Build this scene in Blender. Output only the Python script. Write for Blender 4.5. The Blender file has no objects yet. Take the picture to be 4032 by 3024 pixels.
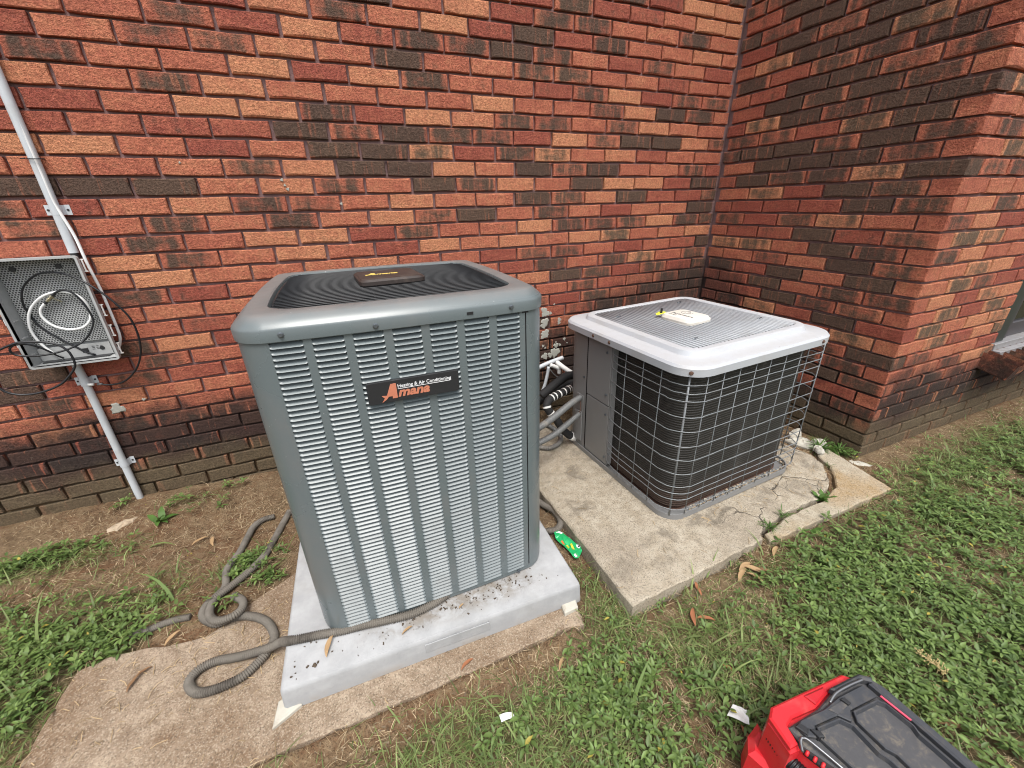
import bpy, math, random
import numpy as np
from mathutils import Vector, Matrix

random.seed(7); RNG = np.random.default_rng(11)
S = bpy.context.scene; COL = S.collection
R_ = math.radians

# ------------------------------------------------------------------ camera, sky, sun, exposure
cam_d = bpy.data.cameras.new('camera'); cam = bpy.data.objects.new('camera', cam_d); COL.objects.link(cam)
cam_d.sensor_width = 36.0; cam_d.lens = 14.320; cam_d.clip_start = 0.02; cam_d.clip_end = 400
cam.matrix_world = Matrix(((0.9227, 0.1746, -0.3438, 0.4678), (-0.3849, 0.3642, -0.8480, -2.1133),
                           (-0.0229, 0.9148, 0.4033, 1.2451), (0, 0, 0, 1)))
S.camera = cam
SUN_EL, SUN_AZ = R_(64), R_(192)          # azimuth clockwise from +y (north): high, behind the camera
w = bpy.data.worlds.new('World'); S.world = w; w.use_nodes = True
nt = w.node_tree; nt.nodes.clear()
sky = nt.nodes.new('ShaderNodeTexSky'); sky.sky_type = 'NISHITA'; sky.sun_disc = False
sky.sun_elevation = SUN_EL; sky.sun_rotation = SUN_AZ; sky.dust_density = 4.0; sky.air_density = 1.0; sky.ozone_density = 0.6
hs = nt.nodes.new('ShaderNodeHueSaturation'); hs.inputs['Saturation'].default_value = 0.30
bg = nt.nodes.new('ShaderNodeBackground'); bg.inputs['Strength'].default_value = 0.15
wo = nt.nodes.new('ShaderNodeOutputWorld')
nt.links.new(sky.outputs[0], hs.inputs['Color']); nt.links.new(hs.outputs[0], bg.inputs[0]); nt.links.new(bg.outputs[0], wo.inputs[0])
sun_d = bpy.data.lights.new('sun', 'SUN'); sun_d.energy = 1.2; sun_d.angle = R_(22); sun_d.color = (1.0, 0.96, 0.9)
sun = bpy.data.objects.new('sun', sun_d); COL.objects.link(sun)
sd = Vector((math.sin(SUN_AZ) * math.cos(SUN_EL), math.cos(SUN_AZ) * math.cos(SUN_EL), math.sin(SUN_EL)))
sun.rotation_euler = sd.to_track_quat('Z', 'Y').to_euler(); sun.location = (0.5, -4, 6)
vs = S.view_settings; vs.view_transform = 'Standard'; vs.look = 'None'; vs.exposure = 0.85; vs.gamma = 1; vs.use_curve_mapping = False
S.cycles.use_denoising = True; S.cycles.filter_width = 1.05
S.cycles.max_bounces = 6; S.cycles.diffuse_bounces = 4; S.cycles.glossy_bounces = 3

# ------------------------------------------------------------------ helpers
class MB:
    def __init__(s): s.v = []; s.f = []; s.m = []; s.cur = 0
    def add(s, vs, fs):
        o = len(s.v); s.v += [tuple(p) for p in vs]; s.f += [tuple(i + o for i in f) for f in fs]; s.m += [s.cur] * len(fs)
    def box(s, c, d, rz=0, bev=0):
        x, y, z = d[0] / 2, d[1] / 2, d[2] / 2
        ca, sa = math.cos(rz), math.sin(rz)
        if bev <= 0:
            pts = [(i * x, j * y, k * z) for k in (-1, 1) for i, j in ((-1, -1), (1, -1), (1, 1), (-1, 1))]
            fs = [(3, 2, 1, 0), (4, 5, 6, 7), (0, 1, 5, 4), (1, 2, 6, 5), (2, 3, 7, 6), (3, 0, 4, 7)]
        else:
            b = bev; pts = []
            prof = [(-z, b), (-z + b, 0), (z - b, 0), (z, b)]
            for zz, ins in prof:
                X, Y = x - ins, y - ins; e = b * 0.7 if ins == 0 else b * 0.5
                pts += [(-X + e, -Y, zz), (X - e, -Y, zz), (X, -Y + e, zz), (X, Y - e, zz), (X - e, Y, zz), (-X + e, Y, zz), (-X, Y - e, zz), (-X, -Y + e, zz)]
            fs = [tuple(range(7, -1, -1)), tuple(range(24, 32))]
            for r in range(3):
                for i in range(8):
                    j = (i + 1) % 8; fs.append((r * 8 + i, r * 8 + j, r * 8 + 8 + j, r * 8 + 8 + i))
        s.add([(c[0] + p[0] * ca - p[1] * sa, c[1] + p[0] * sa + p[1] * ca, c[2] + p[2]) for p in pts], fs)
    def prism(s, poly, z0, z1, bev=0, zf=None):
        n = len(poly); rings = [(poly, z0)]
        if bev > 0: rings += [(poly, z1 - bev), (inset(poly, bev), z1)]
        else: rings += [(poly, z1)]
        vs = []
        for pl, z in rings: vs += [(p[0], p[1], z + (zf(p[0], p[1]) if zf else 0)) for p in pl]
        fs = [tuple(range(n - 1, -1, -1)), tuple(range((len(rings) - 1) * n, len(rings) * n))]
        for r in range(len(rings) - 1):
            for i in range(n):
                j = (i + 1) % n; fs.append((r * n + i, r * n + j, r * n + n + j, r * n + n + i))
        s.add(vs, fs)
    def tube(s, pts, rad, seg=8, caps=True):
        pts = [Vector(p) for p in pts]; n = len(pts); vs = []; fs = []
        t0 = (pts[1] - pts[0]).normalized(); up = Vector((0, 0, 1)) if abs(t0.z) < .9 else Vector((1, 0, 0))
        nrm = t0.cross(up).normalized()
        for i, p in enumerate(pts):
            t = (pts[min(i + 1, n - 1)] - pts[max(i - 1, 0)])
            t = t.normalized() if t.length > 1e-9 else t0
            nrm = (nrm - t * nrm.dot(t)).normalized(); b = t.cross(nrm)
            r = rad[i] if hasattr(rad, '__len__') else rad
            for k in range(seg):
                a = 2 * math.pi * k / seg; q = p + (nrm * math.cos(a) + b * math.sin(a)) * r; vs.append(tuple(q))
        for i in range(n - 1):
            for k in range(seg):
                k2 = (k + 1) % seg; fs.append((i * seg + k, i * seg + k2, (i + 1) * seg + k2, (i + 1) * seg + k))
        if caps: fs += [tuple(range(seg - 1, -1, -1)), tuple(range((n - 1) * seg, n * seg))]
        s.add(vs, fs)
    def sweep(s, rings, close_top=False, close_bot=False):
        n = len(rings[0]); vs = [p for r in rings for p in r]; fs = []
        for r in range(len(rings) - 1):
            for i in range(n):
                j = (i + 1) % n; fs.append((r * n + i, r * n + j, (r + 1) * n + j, (r + 1) * n + i))
        if close_top: fs.append(tuple(range((len(rings) - 1) * n, len(rings) * n)))
        if close_bot: fs.append(tuple(range(n - 1, -1, -1)))
        s.add(vs, fs)
    def mesh(s, name, mats, smooth=False, ang=None):
        me = bpy.data.meshes.new(name); me.from_pydata(s.v, [], s.f)
        for m in (mats if isinstance(mats, (list, tuple)) else [mats]): me.materials.append(m)
        if any(s.m): me.polygons.foreach_set('material_index', s.m)
        if smooth:
            me.polygons.foreach_set('use_smooth', [True] * len(me.polygons))
            if ang: me.set_sharp_from_angle(angle=R_(ang))
        me.update(); return me
    def build(s, name, mats, parent=None, smooth=False, ang=None, **kw):
        return link(name, s.mesh(name, mats, smooth, ang), parent, **kw)

def link(name, data, parent=None, label=None, cat=None, group=None, kind=None):
    o = bpy.data.objects.new(name, data); COL.objects.link(o)
    if parent is not None: o.parent = parent
    tag(o, label, cat, group, kind); return o
def tag(o, label=None, cat=None, group=None, kind=None):
    if label: o['label'] = label
    if cat: o['category'] = cat
    if group: o['group'] = group
    if kind: o['kind'] = kind
def thing(name, loc, label, cat, group=None, rot=(0, 0, 0)):
    o = link(name, None, None, label, cat, group); o.location = loc; o.rotation_euler = rot; o.empty_display_size = .1; return o
def inset(poly, d):
    n = len(poly); out = []
    ar = sum(poly[i][0] * poly[(i + 1) % n][1] - poly[(i + 1) % n][0] * poly[i][1] for i in range(n))
    sg = 1 if ar > 0 else -1
    for i in range(n):
        p0, p1, p2 = Vector(poly[i - 1][:2]), Vector(poly[i][:2]), Vector(poly[(i + 1) % n][:2])
        a, b = (p1 - p0).normalized(), (p2 - p1).normalized()
        n1, n2 = Vector((-a.y, a.x)) * sg, Vector((-b.y, b.x)) * sg
        m = n1 + n2; m = m / max(m.dot(n1), .35) if m.length > 1e-6 else n1
        q = p1 + m * d; out.append((q.x, q.y))
    return out
def spline(pts, step=.01):
    pts = [Vector(p) for p in pts]; out = []
    for i in range(len(pts) - 1):
        p0, p1, p2, p3 = pts[max(i - 1, 0)], pts[i], pts[i + 1], pts[min(i + 2, len(pts) - 1)]
        n = max(2, int((p2 - p1).length / step))
        for k in range(n):
            t = k / n
            out.append(.5 * ((2 * p1) + (p2 - p0) * t + (2 * p0 - 5 * p1 + 4 * p2 - p3) * t * t + (3 * p1 - p0 - 3 * p2 + p3) * t ** 3))
    out.append(pts[-1]); return out
def resample(pts, step):
    d = [0.0]
    for i in range(1, len(pts)): d.append(d[-1] + (pts[i] - pts[i - 1]).length)
    n = max(2, int(d[-1] / step)); out = []; j = 0
    for k in range(n + 1):
        t = d[-1] * k / n
        while j < len(d) - 2 and d[j + 1] < t: j += 1
        f = (t - d[j]) / max(d[j + 1] - d[j], 1e-9); out.append(pts[j].lerp(pts[j + 1], min(1, f)))
    return out
def rrect(hx, hy, r, bow=0, seg=6, n=8):
    out = []
    cs = [(hx - r, -hy + r, -90), (hx - r, hy - r, 0), (-hx + r, hy - r, 90), (-hx + r, -hy + r, 180)]
    for ci, (cx, cy, a0) in enumerate(cs):
        for k in range(seg + 1):
            a = R_(a0 + 90 * k / seg); out.append((cx + r * math.cos(a), cy + r * math.sin(a)))
        nx = cs[(ci + 1) % 4]; a = R_(a0 + 90)
        p0 = (cx + r * math.cos(a), cy + r * math.sin(a)); a2 = R_(nx[2]); p1 = (nx[0] + r * math.cos(a2), nx[1] + r * math.sin(a2))
        for k in range(1, n): out.append((p0[0] + (p1[0] - p0[0]) * k / n, p0[1] + (p1[1] - p0[1]) * k / n))
    if bow:
        o2 = []
        for x, y in out:
            tx, ty = min(1, abs(x) / hx), min(1, abs(y) / hy)
            o2.append((x * (1 + bow / hx * (1 - ty ** 2) * (tx ** 6)), y * (1 + bow / hy * (1 - tx ** 2) * (ty ** 6))))
        out = o2
    return out
def text_obj(name, body, size, mat, parent, M, shear=0, fat=0, ext=.001, spacing=1.0, sx=1.0, align='LEFT'):
    cu = bpy.data.curves.new(name, 'FONT'); cu.body = body; cu.size = size; cu.shear = shear; cu.offset = fat; cu.extrude = ext
    cu.space_character = spacing; cu.align_x = align; cu.resolution_u = 3
    o = bpy.data.objects.new(name, cu); COL.objects.link(o)
    dg = bpy.context.evaluated_depsgraph_get(); me = bpy.data.meshes.new_from_object(o.evaluated_get(dg))
    bpy.data.objects.remove(o); bpy.data.curves.remove(cu)
    me.transform(M @ Matrix.Diagonal((sx, 1, 1, 1))); me.materials.clear(); me.materials.append(mat); me.name = name
    return link(name, me, parent)

def _h(ix, iy, s):
    n = (ix * 374761393 + iy * 668265263 + s * 974711) & 0x7fffffff
    n = ((n ^ (n >> 13)) * 1274126177) & 0x7fffffff
    return ((n ^ (n >> 16)) & 0xffff) / 65535.0
def vnoise(x, y, s=0):
    x = np.asarray(x, float); y = np.asarray(y, float)
    ix = np.floor(x).astype(np.int64); iy = np.floor(y).astype(np.int64); fx = x - ix; fy = y - iy
    fx = fx * fx * (3 - 2 * fx); fy = fy * fy * (3 - 2 * fy)
    return (_h(ix, iy, s) * (1 - fx) + _h(ix + 1, iy, s) * fx) * (1 - fy) + (_h(ix, iy + 1, s) * (1 - fx) + _h(ix + 1, iy + 1, s) * fx) * fy
def fbm(x, y, s=0, o=4):
    t = 0; a = .5
    for k in range(o): t = t + a * vnoise(x * 2 ** k, y * 2 ** k, s + k); a *= .5
    return t
def sst(a, b, x): t = np.clip((np.asarray(x, float) - a) / (b - a), 0, 1); return t * t * (3 - 2 * t)

# ------------------------------------------------------------------ materials
class N:
    def __init__(s, name, rough=.6, metal=0, spec=.5):
        s.mat = bpy.data.materials.new(name); s.mat.use_nodes = True; s.t = s.mat.node_tree; s.t.nodes.clear()
        s.o = s.t.nodes.new('ShaderNodeOutputMaterial'); s.p = s.t.nodes.new('ShaderNodeBsdfPrincipled')
        s.t.links.new(s.p.outputs[0], s.o.inputs[0]); s.p.inputs['Roughness'].default_value = rough
        s.p.inputs['Metallic'].default_value = metal; s.p.inputs['Specular IOR Level'].default_value = spec
    def n(s, t): return s.t.nodes.new('ShaderNode' + t)
    def l(s, a, b): s.t.links.new(a, b)
    def set(s, sock, v):
        if hasattr(v, 'is_linked') or isinstance(v, bpy.types.NodeSocket): s.l(v, sock)
        elif isinstance(v, (tuple, list)) and len(v) == 3 and sock.type == 'RGBA': sock.default_value = (*v, 1)
        else: sock.default_value = v
    def math(s, op, a, b=0.0, c=0.0, clamp=False):
        m = s.n('Math'); m.operation = op; m.use_clamp = clamp
        for i, v in enumerate((a, b, c)): s.set(m.inputs[i], v)
        return m.outputs[0]
    def mix(s, f, a, b, bt='MIX'):
        m = s.n('Mix'); m.data_type = 'RGBA'; m.blend_type = bt
        s.set(m.inputs[0], f); s.set(m.inputs[6], a); s.set(m.inputs[7], b); return m.outputs[2]
    def noise(s, vec, scale, detail=4, rough=.55, dist=0):
        m = s.n('TexNoise'); m.inputs['Scale'].default_value = scale; m.inputs['Detail'].default_value = detail
        m.inputs['Roughness'].default_value = rough; m.inputs['Distortion'].default_value = dist
        if vec is not None: s.l(vec, m.inputs['Vector'])
        return m.outputs[0]
    def voro(s, vec, scale, feat='DISTANCE_TO_EDGE'):
        m = s.n('TexVoronoi'); m.feature = feat; m.inputs['Scale'].default_value = scale; s.l(vec, m.inputs['Vector']); return m.outputs[0]
    def smooth(s, v, a, b, lo=0., hi=1.):
        m = s.n('MapRange'); m.interpolation_type = 'SMOOTHSTEP'
        for i, x in enumerate((v, a, b, lo, hi)): s.set(m.inputs[i], x)
        return m.outputs[0]
    def pos(s): return s.n('NewGeometry').outputs['Position']
    def obj(s): return s.n('TexCoord').outputs['Object']
    def attr(s, name, typ='GEOMETRY'):
        a = s.n('Attribute'); a.attribute_name = name; a.attribute_type = typ; return a
    def vscale(s, v, sc):
        m = s.n('VectorMath'); m.operation = 'MULTIPLY'; s.l(v, m.inputs[0]); m.inputs[1].default_value = sc; return m.outputs[0]
    def bump(s, h, strength=.3, dist=.002):
        b = s.n('Bump'); b.inputs['Strength'].default_value = strength; b.inputs['Distance'].default_value = dist
        s.l(h, b.inputs['Height']); s.l(b.outputs[0], s.p.inputs['Normal'])
    def col(s, c): s.set(s.p.inputs['Base Color'], c)

def simple(name, c, rough=.5, metal=0, var=.12, scale=30, bump=0, dirt=None, spec=.5, dscale=6, damt=.5):
    m = N(name, rough, metal, spec); v = m.pos()
    f = m.noise(v, scale, 5, .6)
    lo = tuple(x * (1 - var) for x in c); hi = tuple(min(1, x * (1 + var)) for x in c)
    col = m.mix(f, lo, hi)
    if dirt:
        d = m.smooth(m.noise(v, dscale, 6, .65, .4), .48, .72)
        col = m.mix(m.math('MULTIPLY', d, damt), col, dirt)
        m.set(m.p.inputs['Roughness'], m.math('MULTIPLY_ADD', d, .25, rough))
    m.col(col)
    if bump: m.bump(m.noise(v, scale * 4, 4), bump, .001)
    return m.mat

def stain_nodes(m):
    """dark damp staining low on the walls, as world-space marks: (black mask, olive mask)"""
    v = m.pos(); sx = m.n('SeparateXYZ'); m.l(v, sx.inputs[0]); X, Y, Z = sx.outputs
    n = m.noise(v, 5.5, 6, .65); n2 = m.noise(v, 17, 5, .6)
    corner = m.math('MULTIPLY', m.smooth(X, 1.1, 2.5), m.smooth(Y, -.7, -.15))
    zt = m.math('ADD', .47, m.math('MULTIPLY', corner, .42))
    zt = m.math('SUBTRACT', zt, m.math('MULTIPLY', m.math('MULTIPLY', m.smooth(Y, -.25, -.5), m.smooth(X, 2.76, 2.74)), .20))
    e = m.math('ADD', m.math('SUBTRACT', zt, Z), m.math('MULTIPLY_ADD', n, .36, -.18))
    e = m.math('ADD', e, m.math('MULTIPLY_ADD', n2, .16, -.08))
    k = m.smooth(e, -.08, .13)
    ol = m.smooth(m.math('ADD', m.math('SUBTRACT', .22, Z), m.math('MULTIPLY_ADD', n, .26, -.13)), -.05, .11)
    return k, ol, n2

def brick_mat(name, typ):
    m = N(name, .88, 0, .25)
    tone = m.attr('tone', typ).outputs['Fac']; dark = m.attr('dark', typ).outputs['Fac']; seed = m.attr('seed', typ).outputs['Fac']
    loc = m.attr('loc').outputs['Vector']
    off = m.n('CombineXYZ')
    for i, k in enumerate((37.3, 91.7, 53.1)): m.set(off.inputs[i], m.math('MULTIPLY', seed, k))
    va = m.n('VectorMath'); va.operation = 'ADD'; m.l(loc, va.inputs[0]); m.l(off.outputs[0], va.inputs[1]); v = va.outputs[0]
    grain = m.smooth(m.math('MULTIPLY_ADD', m.noise(v, 120, 3, .6), .6, m.math('MULTIPLY', m.noise(v, 300, 2, .6), .4)), .28, .72); mid = m.noise(m.vscale(v, (16, 30, 38)), 1, 5, .62)
    streak = m.noise(m.vscale(v, (62, 18, 6)), 1, 3, .5); wide = m.noise(m.vscale(v, (30, 10, 5)), 1, 3, .5)
    ramp = m.n('ValToRGB'); e = ramp.color_ramp.elements
    e[0].position = 0; e[0].color = (.255, .068, .046, 1); e[1].position = 1; e[1].color = (.47, .205, .108, 1)
    x = e.new(.45); x.color = (.375, .122, .072, 1)
    t = m.math('ADD', tone, m.math('MULTIPLY_ADD', mid, .9, -.45)); t = m.math('ADD', t, m.math('MULTIPLY_ADD', streak, .5, -.25), clamp=True)
    m.l(t, ramp.inputs[0]); col = ramp.outputs[0]
    # flash: dark fired skin over the middle of the face, ragged, broken by pale vertical streaks, bare at the ends
    sp = m.n('SeparateXYZ'); m.l(loc, sp.inputs[0])
    endf = m.smooth(m.math('ABSOLUTE', sp.outputs[0]), .066, .100)
    zf = m.smooth(m.math('ABSOLUTE', sp.outputs[2]), .020, .030)
    f = m.math('ADD', m.math('MULTIPLY', dark, 1.15), m.math('MULTIPLY_ADD', mid, 1.0, -.5))
    f = m.math('ADD', f, m.math('MULTIPLY_ADD', wide, 1.0, -.5))
    f = m.math('SUBTRACT', f, m.math('MULTIPLY', m.math('ADD', endf, m.math('MULTIPLY', zf, .35)), m.math('SUBTRACT', .62, m.math('MULTIPLY', dark, .22))))
    f = m.smooth(f, .20, .74); sk = m.smooth(streak, .56, .74); f = m.math('MULTIPLY', f, m.math('SUBTRACT', 1, m.math('MULTIPLY', sk, .6)))
    dk = m.mix(m.math('MULTIPLY', tone, .75), (.050, .036, .030), (.115, .085, .056))
    col = m.mix(m.math('MULTIPLY', f, .93), col, dk)
    k, ol, n2 = stain_nodes(m)
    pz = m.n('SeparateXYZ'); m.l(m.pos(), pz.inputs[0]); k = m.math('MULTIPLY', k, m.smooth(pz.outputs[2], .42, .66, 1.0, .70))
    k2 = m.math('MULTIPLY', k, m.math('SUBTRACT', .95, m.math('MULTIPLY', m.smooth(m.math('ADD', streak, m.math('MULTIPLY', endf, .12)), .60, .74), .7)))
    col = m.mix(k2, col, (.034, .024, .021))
    col = m.mix(m.math('MULTIPLY', ol, .80), col, (.125, .094, .056))
    g = m.math('MULTIPLY_ADD', grain, .85, .58); gc = m.n('CombineColor')
    for i in range(3): m.l(g, gc.inputs[i])
    col = m.mix(1.0, col, gc.outputs[0], 'MULTIPLY')
    spk = m.smooth(m.noise(v, 150, 2, .5), .70, .76); col = m.mix(m.math('MULTIPLY', spk, .18), col, (.5, .42, .36))
    m.col(col)
    h = m.math('ADD', m.math('MULTIPLY', grain, .7), m.math('MULTIPLY', m.noise(m.vscale(v, (60, 60, 140)), 1, 4, .7), .8))
    m.bump(h, .85, .0045); return m.mat

def mortar_mat():
    m = N('mortar', .95, 0, .15); v = m.pos(); n = m.noise(v, 60, 5, .7)
    col = m.mix(n, (.16, .095, .092), (.31, .205, .20)); k, ol, n2 = stain_nodes(m)
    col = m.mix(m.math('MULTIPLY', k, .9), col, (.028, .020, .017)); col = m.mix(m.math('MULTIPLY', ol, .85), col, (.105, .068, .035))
    m.col(col); m.bump(m.noise(v, 220, 4, .7), .8, .003); return m.mat

def concrete_mat(name, a, b, stainc, agg=True, cracks=None, patch=4.0, thr=.5):
    m = N(name, .93, 0, .2); v = m.pos()
    n1 = m.noise(v, patch, 6, .62, .3); n2 = m.noise(v, 190, 3, .7); n3 = m.noise(v, 22, 5, .65)
    col = m.mix(m.smooth(n3, .3, .7), a, b)
    col = m.mix(m.math('MULTIPLY', m.smooth(n1, thr - .08, thr + .14), .8), col, stainc)
    if agg:
        vo = m.n('TexVoronoi'); vo.inputs['Scale'].default_value = 330; m.l(v, vo.inputs['Vector'])
        hv = m.n('SeparateColor'); m.l(vo.outputs['Color'], hv.inputs[0])
        col = m.mix(m.math('MULTIPLY', m.smooth(hv.outputs[0], .55, .95), .4), col, (.50, .43, .33))
        col = m.mix(m.math('MULTIPLY', m.smooth(hv.outputs[1], .72, .95), .5), col, (.07, .055, .04))
    if cracks:
        sx = m.n('SeparateXYZ'); m.l(v, sx.inputs[0])
        wv = m.n('VectorMath'); wv.operation = 'ADD'; m.l(v, wv.inputs[0])
        nn = m.n('TexNoise'); nn.inputs['Scale'].default_value = 9; nn.inputs['Detail'].default_value = 5; m.l(v, nn.inputs['Vector'])
        ns = m.vscale(nn.outputs['Color'], (.12, .12, 0)); m.l(ns, wv.inputs[1])
        fl = m.vscale(wv.outputs[0], (1, 1, 0))
        d = m.voro(fl, cracks); d2 = m.voro(fl, cracks * 2.3)
        reg = m.smooth(m.noise(v, 2.2, 3), .42, .55)
        xr = m.smooth(sx.outputs[0], 1.55, 1.95); reg = m.math('MULTIPLY', reg, xr)
        c = m.math('MULTIPLY', m.math('MAXIMUM', m.math('MULTIPLY', m.smooth(d, .013, .002), xr), m.math('MULTIPLY', m.smooth(d2, .012, .001), reg)), m.smooth(m.noise(v, 6, 3), .40, .52))
        halo = m.math('MULTIPLY', m.smooth(m.noise(v, 7, 6, .68, .5), .50, .66), .62); halo = m.math('MULTIPLY', halo, m.smooth(sx.outputs[1], -1.40, -1.24))
        col = m.mix(halo, col, (.135, .115, .09)); col = m.mix(m.math('MULTIPLY', c, .8), col, (.03, .026, .022))
        h = m.math('SUBTRACT', n2, m.math('MULTIPLY', c, 2.5))
    else: h = n2
    m.col(col); m.bump(h, .7, .003); return m.mat

def pad_mat():
    m = N('pale_pad', .85, 0, .25); v = m.obj(); n3 = m.noise(v, 16, 5, .6); n2 = m.noise(v, 240, 3, .6)
    col = m.mix(m.smooth(n3, .3, .7), (.31, .315, .32), (.375, .38, .385))
    col = m.mix(m.math('MULTIPLY', m.smooth(m.noise(v, 5, 6, .65, .4), .5, .7), .45), col, (.30, .295, .28))
    sx = m.n('SeparateXYZ'); m.l(v, sx.inputs[0]); X, Y, Z = sx.outputs
    band = m.math('MULTIPLY', m.smooth(Y, -.44, -.375), m.math('MULTIPLY', m.smooth(X, -.30, -.10), m.smooth(X, .42, .18)))
    band = m.math('MULTIPLY', m.math('MULTIPLY', band, m.smooth(Z, .07, .079)), m.smooth(m.noise(v, 22, 6, .7, .5), .34, .62))
    col = m.mix(m.math('MULTIPLY', band, .75), col, (.165, .135, .10))
    blot = m.math('MULTIPLY', m.smooth(m.noise(v, 60, 4, .65), .60, .68), m.math('MULTIPLY_ADD', band, .9, .05)); col = m.mix(blot, col, (.05, .04, .032))
    low = m.smooth(Z, .035, .0); col = m.mix(m.math('MULTIPLY', low, m.math('MULTIPLY', m.smooth(n3, .4, .6), .5)), col, (.26, .22, .17))
    m.col(col); m.bump(n2, .35, .0015); return m.mat

def metal_paint(name, c, rough, dust=(.32, .29, .25), dscale=5, damt=.35, top_dust=0.0, chip=None, spec=.5):
    m = N(name, rough, 0.0, spec); v = m.obj(); f = m.noise(v, 420, 2, .5); col = m.mix(f, tuple(x * .93 for x in c), tuple(x * 1.07 for x in c))
    d = m.smooth(m.noise(v, dscale, 6, .62, .3), .46, .74); d = m.math('MULTIPLY', d, damt)
    if top_dust:
        g = m.n('NewGeometry'); sz = m.n('SeparateXYZ'); m.l(g.outputs['Normal'], sz.inputs[0])
        d = m.math('MAXIMUM', d, m.math('MULTIPLY', m.smooth(sz.outputs[2], .6, .95), m.smooth(m.noise(v, 14, 6, .65), .25, .75, .25 * top_dust, top_dust)))
    col = m.mix(d, col, dust)
    if chip:
        s2 = m.smooth(m.noise(v, 75, 3, .5), .735, .765); col = m.mix(m.math('MULTIPLY', s2, .8), col, chip)
        s3 = m.smooth(m.noise(m.vscale(v, (40, 40, 4)), 1, 4, .6), .62, .8); col = m.mix(m.math('MULTIPLY', s3, .16), col, dust)
    m.col(col); m.set(m.p.inputs['Roughness'], m.math('MULTIPLY_ADD', d, .5, rough))
    m.bump(m.noise(v, 900, 2), .06, .0005); return m.mat

def ground_mat():
    m = N('soil', .97, 0, .1); v = m.pos()
    n1 = m.noise(v, 2.6, 6, .62, .4); n2 = m.noise(v, 34, 5, .7); n3 = m.noise(v, 160, 3, .7)
    c = m.mix(m.smooth(n1, .36, .64), (.185, .100, .056), (.225, .155, .092))
    c = m.mix(m.smooth(n2, .35, .75), c, (.30, .22, .135))
    c = m.mix(m.math('MULTIPLY', m.smooth(m.noise(v, 14, 5, .7), .48, .66), .55), c, (.095, .058, .034)); c = m.mix(m.math('MULTIPLY', m.smooth(n3, .50, .68), .7), c, (.055, .036, .022))
    c = m.mix(m.math('MULTIPLY', m.smooth(m.noise(v, 90, 3), .66, .72), .6), c, (.46, .38, .26))
    gr = m.attr('green').outputs['Fac']; c = m.mix(m.math('MULTIPLY', gr, .7), c, (.050, .062, .022))
    m.col(c); m.bump(m.math('ADD', n2, n3), 1.0, .014); return m.mat

def leaf_mat(name, trans=.25, rough=.55, spec=.4):
    m = N(name, rough, 0, spec); c = m.attr('Col').outputs['Color']; m.col(c)
    tr = m.n('BsdfTranslucent'); m.l(c, tr.inputs[0]); mx = m.n('MixShader'); mx.inputs[0].default_value = trans
    m.l(m.p.outputs[0], mx.inputs[1]); m.l(tr.outputs[0], mx.inputs[2]); m.l(mx.outputs[0], m.o.inputs[0]); return m.mat

M_BRICK = brick_mat('brick_face', 'OBJECT'); M_BRICKS = brick_mat('brick_face_joined', 'GEOMETRY'); M_MORTAR = mortar_mat()
M_GREEN = metal_paint('green_grey_enamel', (.118, .143, .149), .27, (.22, .175, .155), 4, .18, .5, (.45, .47, .46), .6)
M_GREEN2 = metal_paint('green_grey_louver', (.140, .168, .175), .33, (.24, .22, .20), 9, .2, 0, None, .6)
M_SILVER = metal_paint('silver_grey_enamel', (.44, .46, .49), .38, (.36, .33, .29), 7, .40, .35, (.16, .11, .09), .5)
M_PANEL = metal_paint('grey_panel_enamel', (.205, .207, .208), .38, (.22, .19, .16), 6, .30, 0, (.4, .4, .4), .5)
M_SLAT = metal_paint('grey_slat', (.30, .315, .335), .4, (.2, .18, .15), 12, .3)
M_DARK = simple('black_inside', (.008, .008, .009), .8)
M_WIRE = simple('black_wire', (.022, .023, .025), .42, 0, .2, 60)
M_BLACKP = simple('black_plastic', (.020, .021, .023), .45, 0, .2, 80, .05)
M_BROWNP = simple('brown_black_badge', (.035, .026, .023), .5, 0, .2, 60, .05, (.12, .09, .07), .5, 14, .5)
M_COPPER = simple('copper_lettering', (.72, .27, .17), .32, .35, .1, 90)
M_YELLOW = simple('yellow_lettering', (.68, .50, .12), .5)
M_WHITEL = simple('white_lettering', (.70, .71, .72), .5)
M_INK = simple('grey_ink', (.06, .06, .065), .6)
M_SCREW = simple('screw_steel', (.16, .18, .20), .35, .7, .2, 100)
M_RUSTY = simple('rusty_screw', (.13, .075, .055), .7, .2, .3, 200)
M_GUARD = simple('guard_wire_grey', (.20, .215, .225), .4, .2, .2, 60, 0, (.11, .08, .065), .5, 20, .4)
M_CREAM = simple('cream_plastic', (.66, .63, .57), .5, 0, .05, 30, 0, (.45, .40, .33), .5, 9, .4)
M_WHITE = simple('white_pvc', (.78, .78, .76), .4, 0, .04, 30, 0, (.5, .46, .4), .5, 9, .3)
M_CONDUIT = simple('grey_pvc_pipe', (.50, .53, .56), .42, 0, .05, 25, 0, (.33, .31, .28), .5, 7, .35)
M_BOX = simple('grey_plastic_box', (.36, .37, .37), .5, 0, .05, 25, 0, (.24, .22, .19), .5, 8, .35)
M_CABLE = simple('black_cable', (.010, .011, .014), .4)
M_CABLEW = simple('white_cable', (.76, .77, .77), .4, 0, .04, 30, 0, (.5, .46, .4), .5, 15, .3)
M_BRASS = simple('nickel_fitting', (.42, .38, .28), .3, .8, .2, 200)
M_FLEX = simple('grey_flex_conduit', (.135, .14, .14), .5, 0, .15, 40, 0, (.30, .26, .21), .5, 9, .5)
M_HOSE = simple('weathered_flex_conduit', (.15, .135, .115), .75, 0, .25, 30, .1, (.04, .034, .029), .3, 6, .9)
M_TAPE = simple('white_tape', (.72, .72, .70), .5, 0, .06, 40, 0, (.4, .36, .3), .5, 20, .4)
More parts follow.
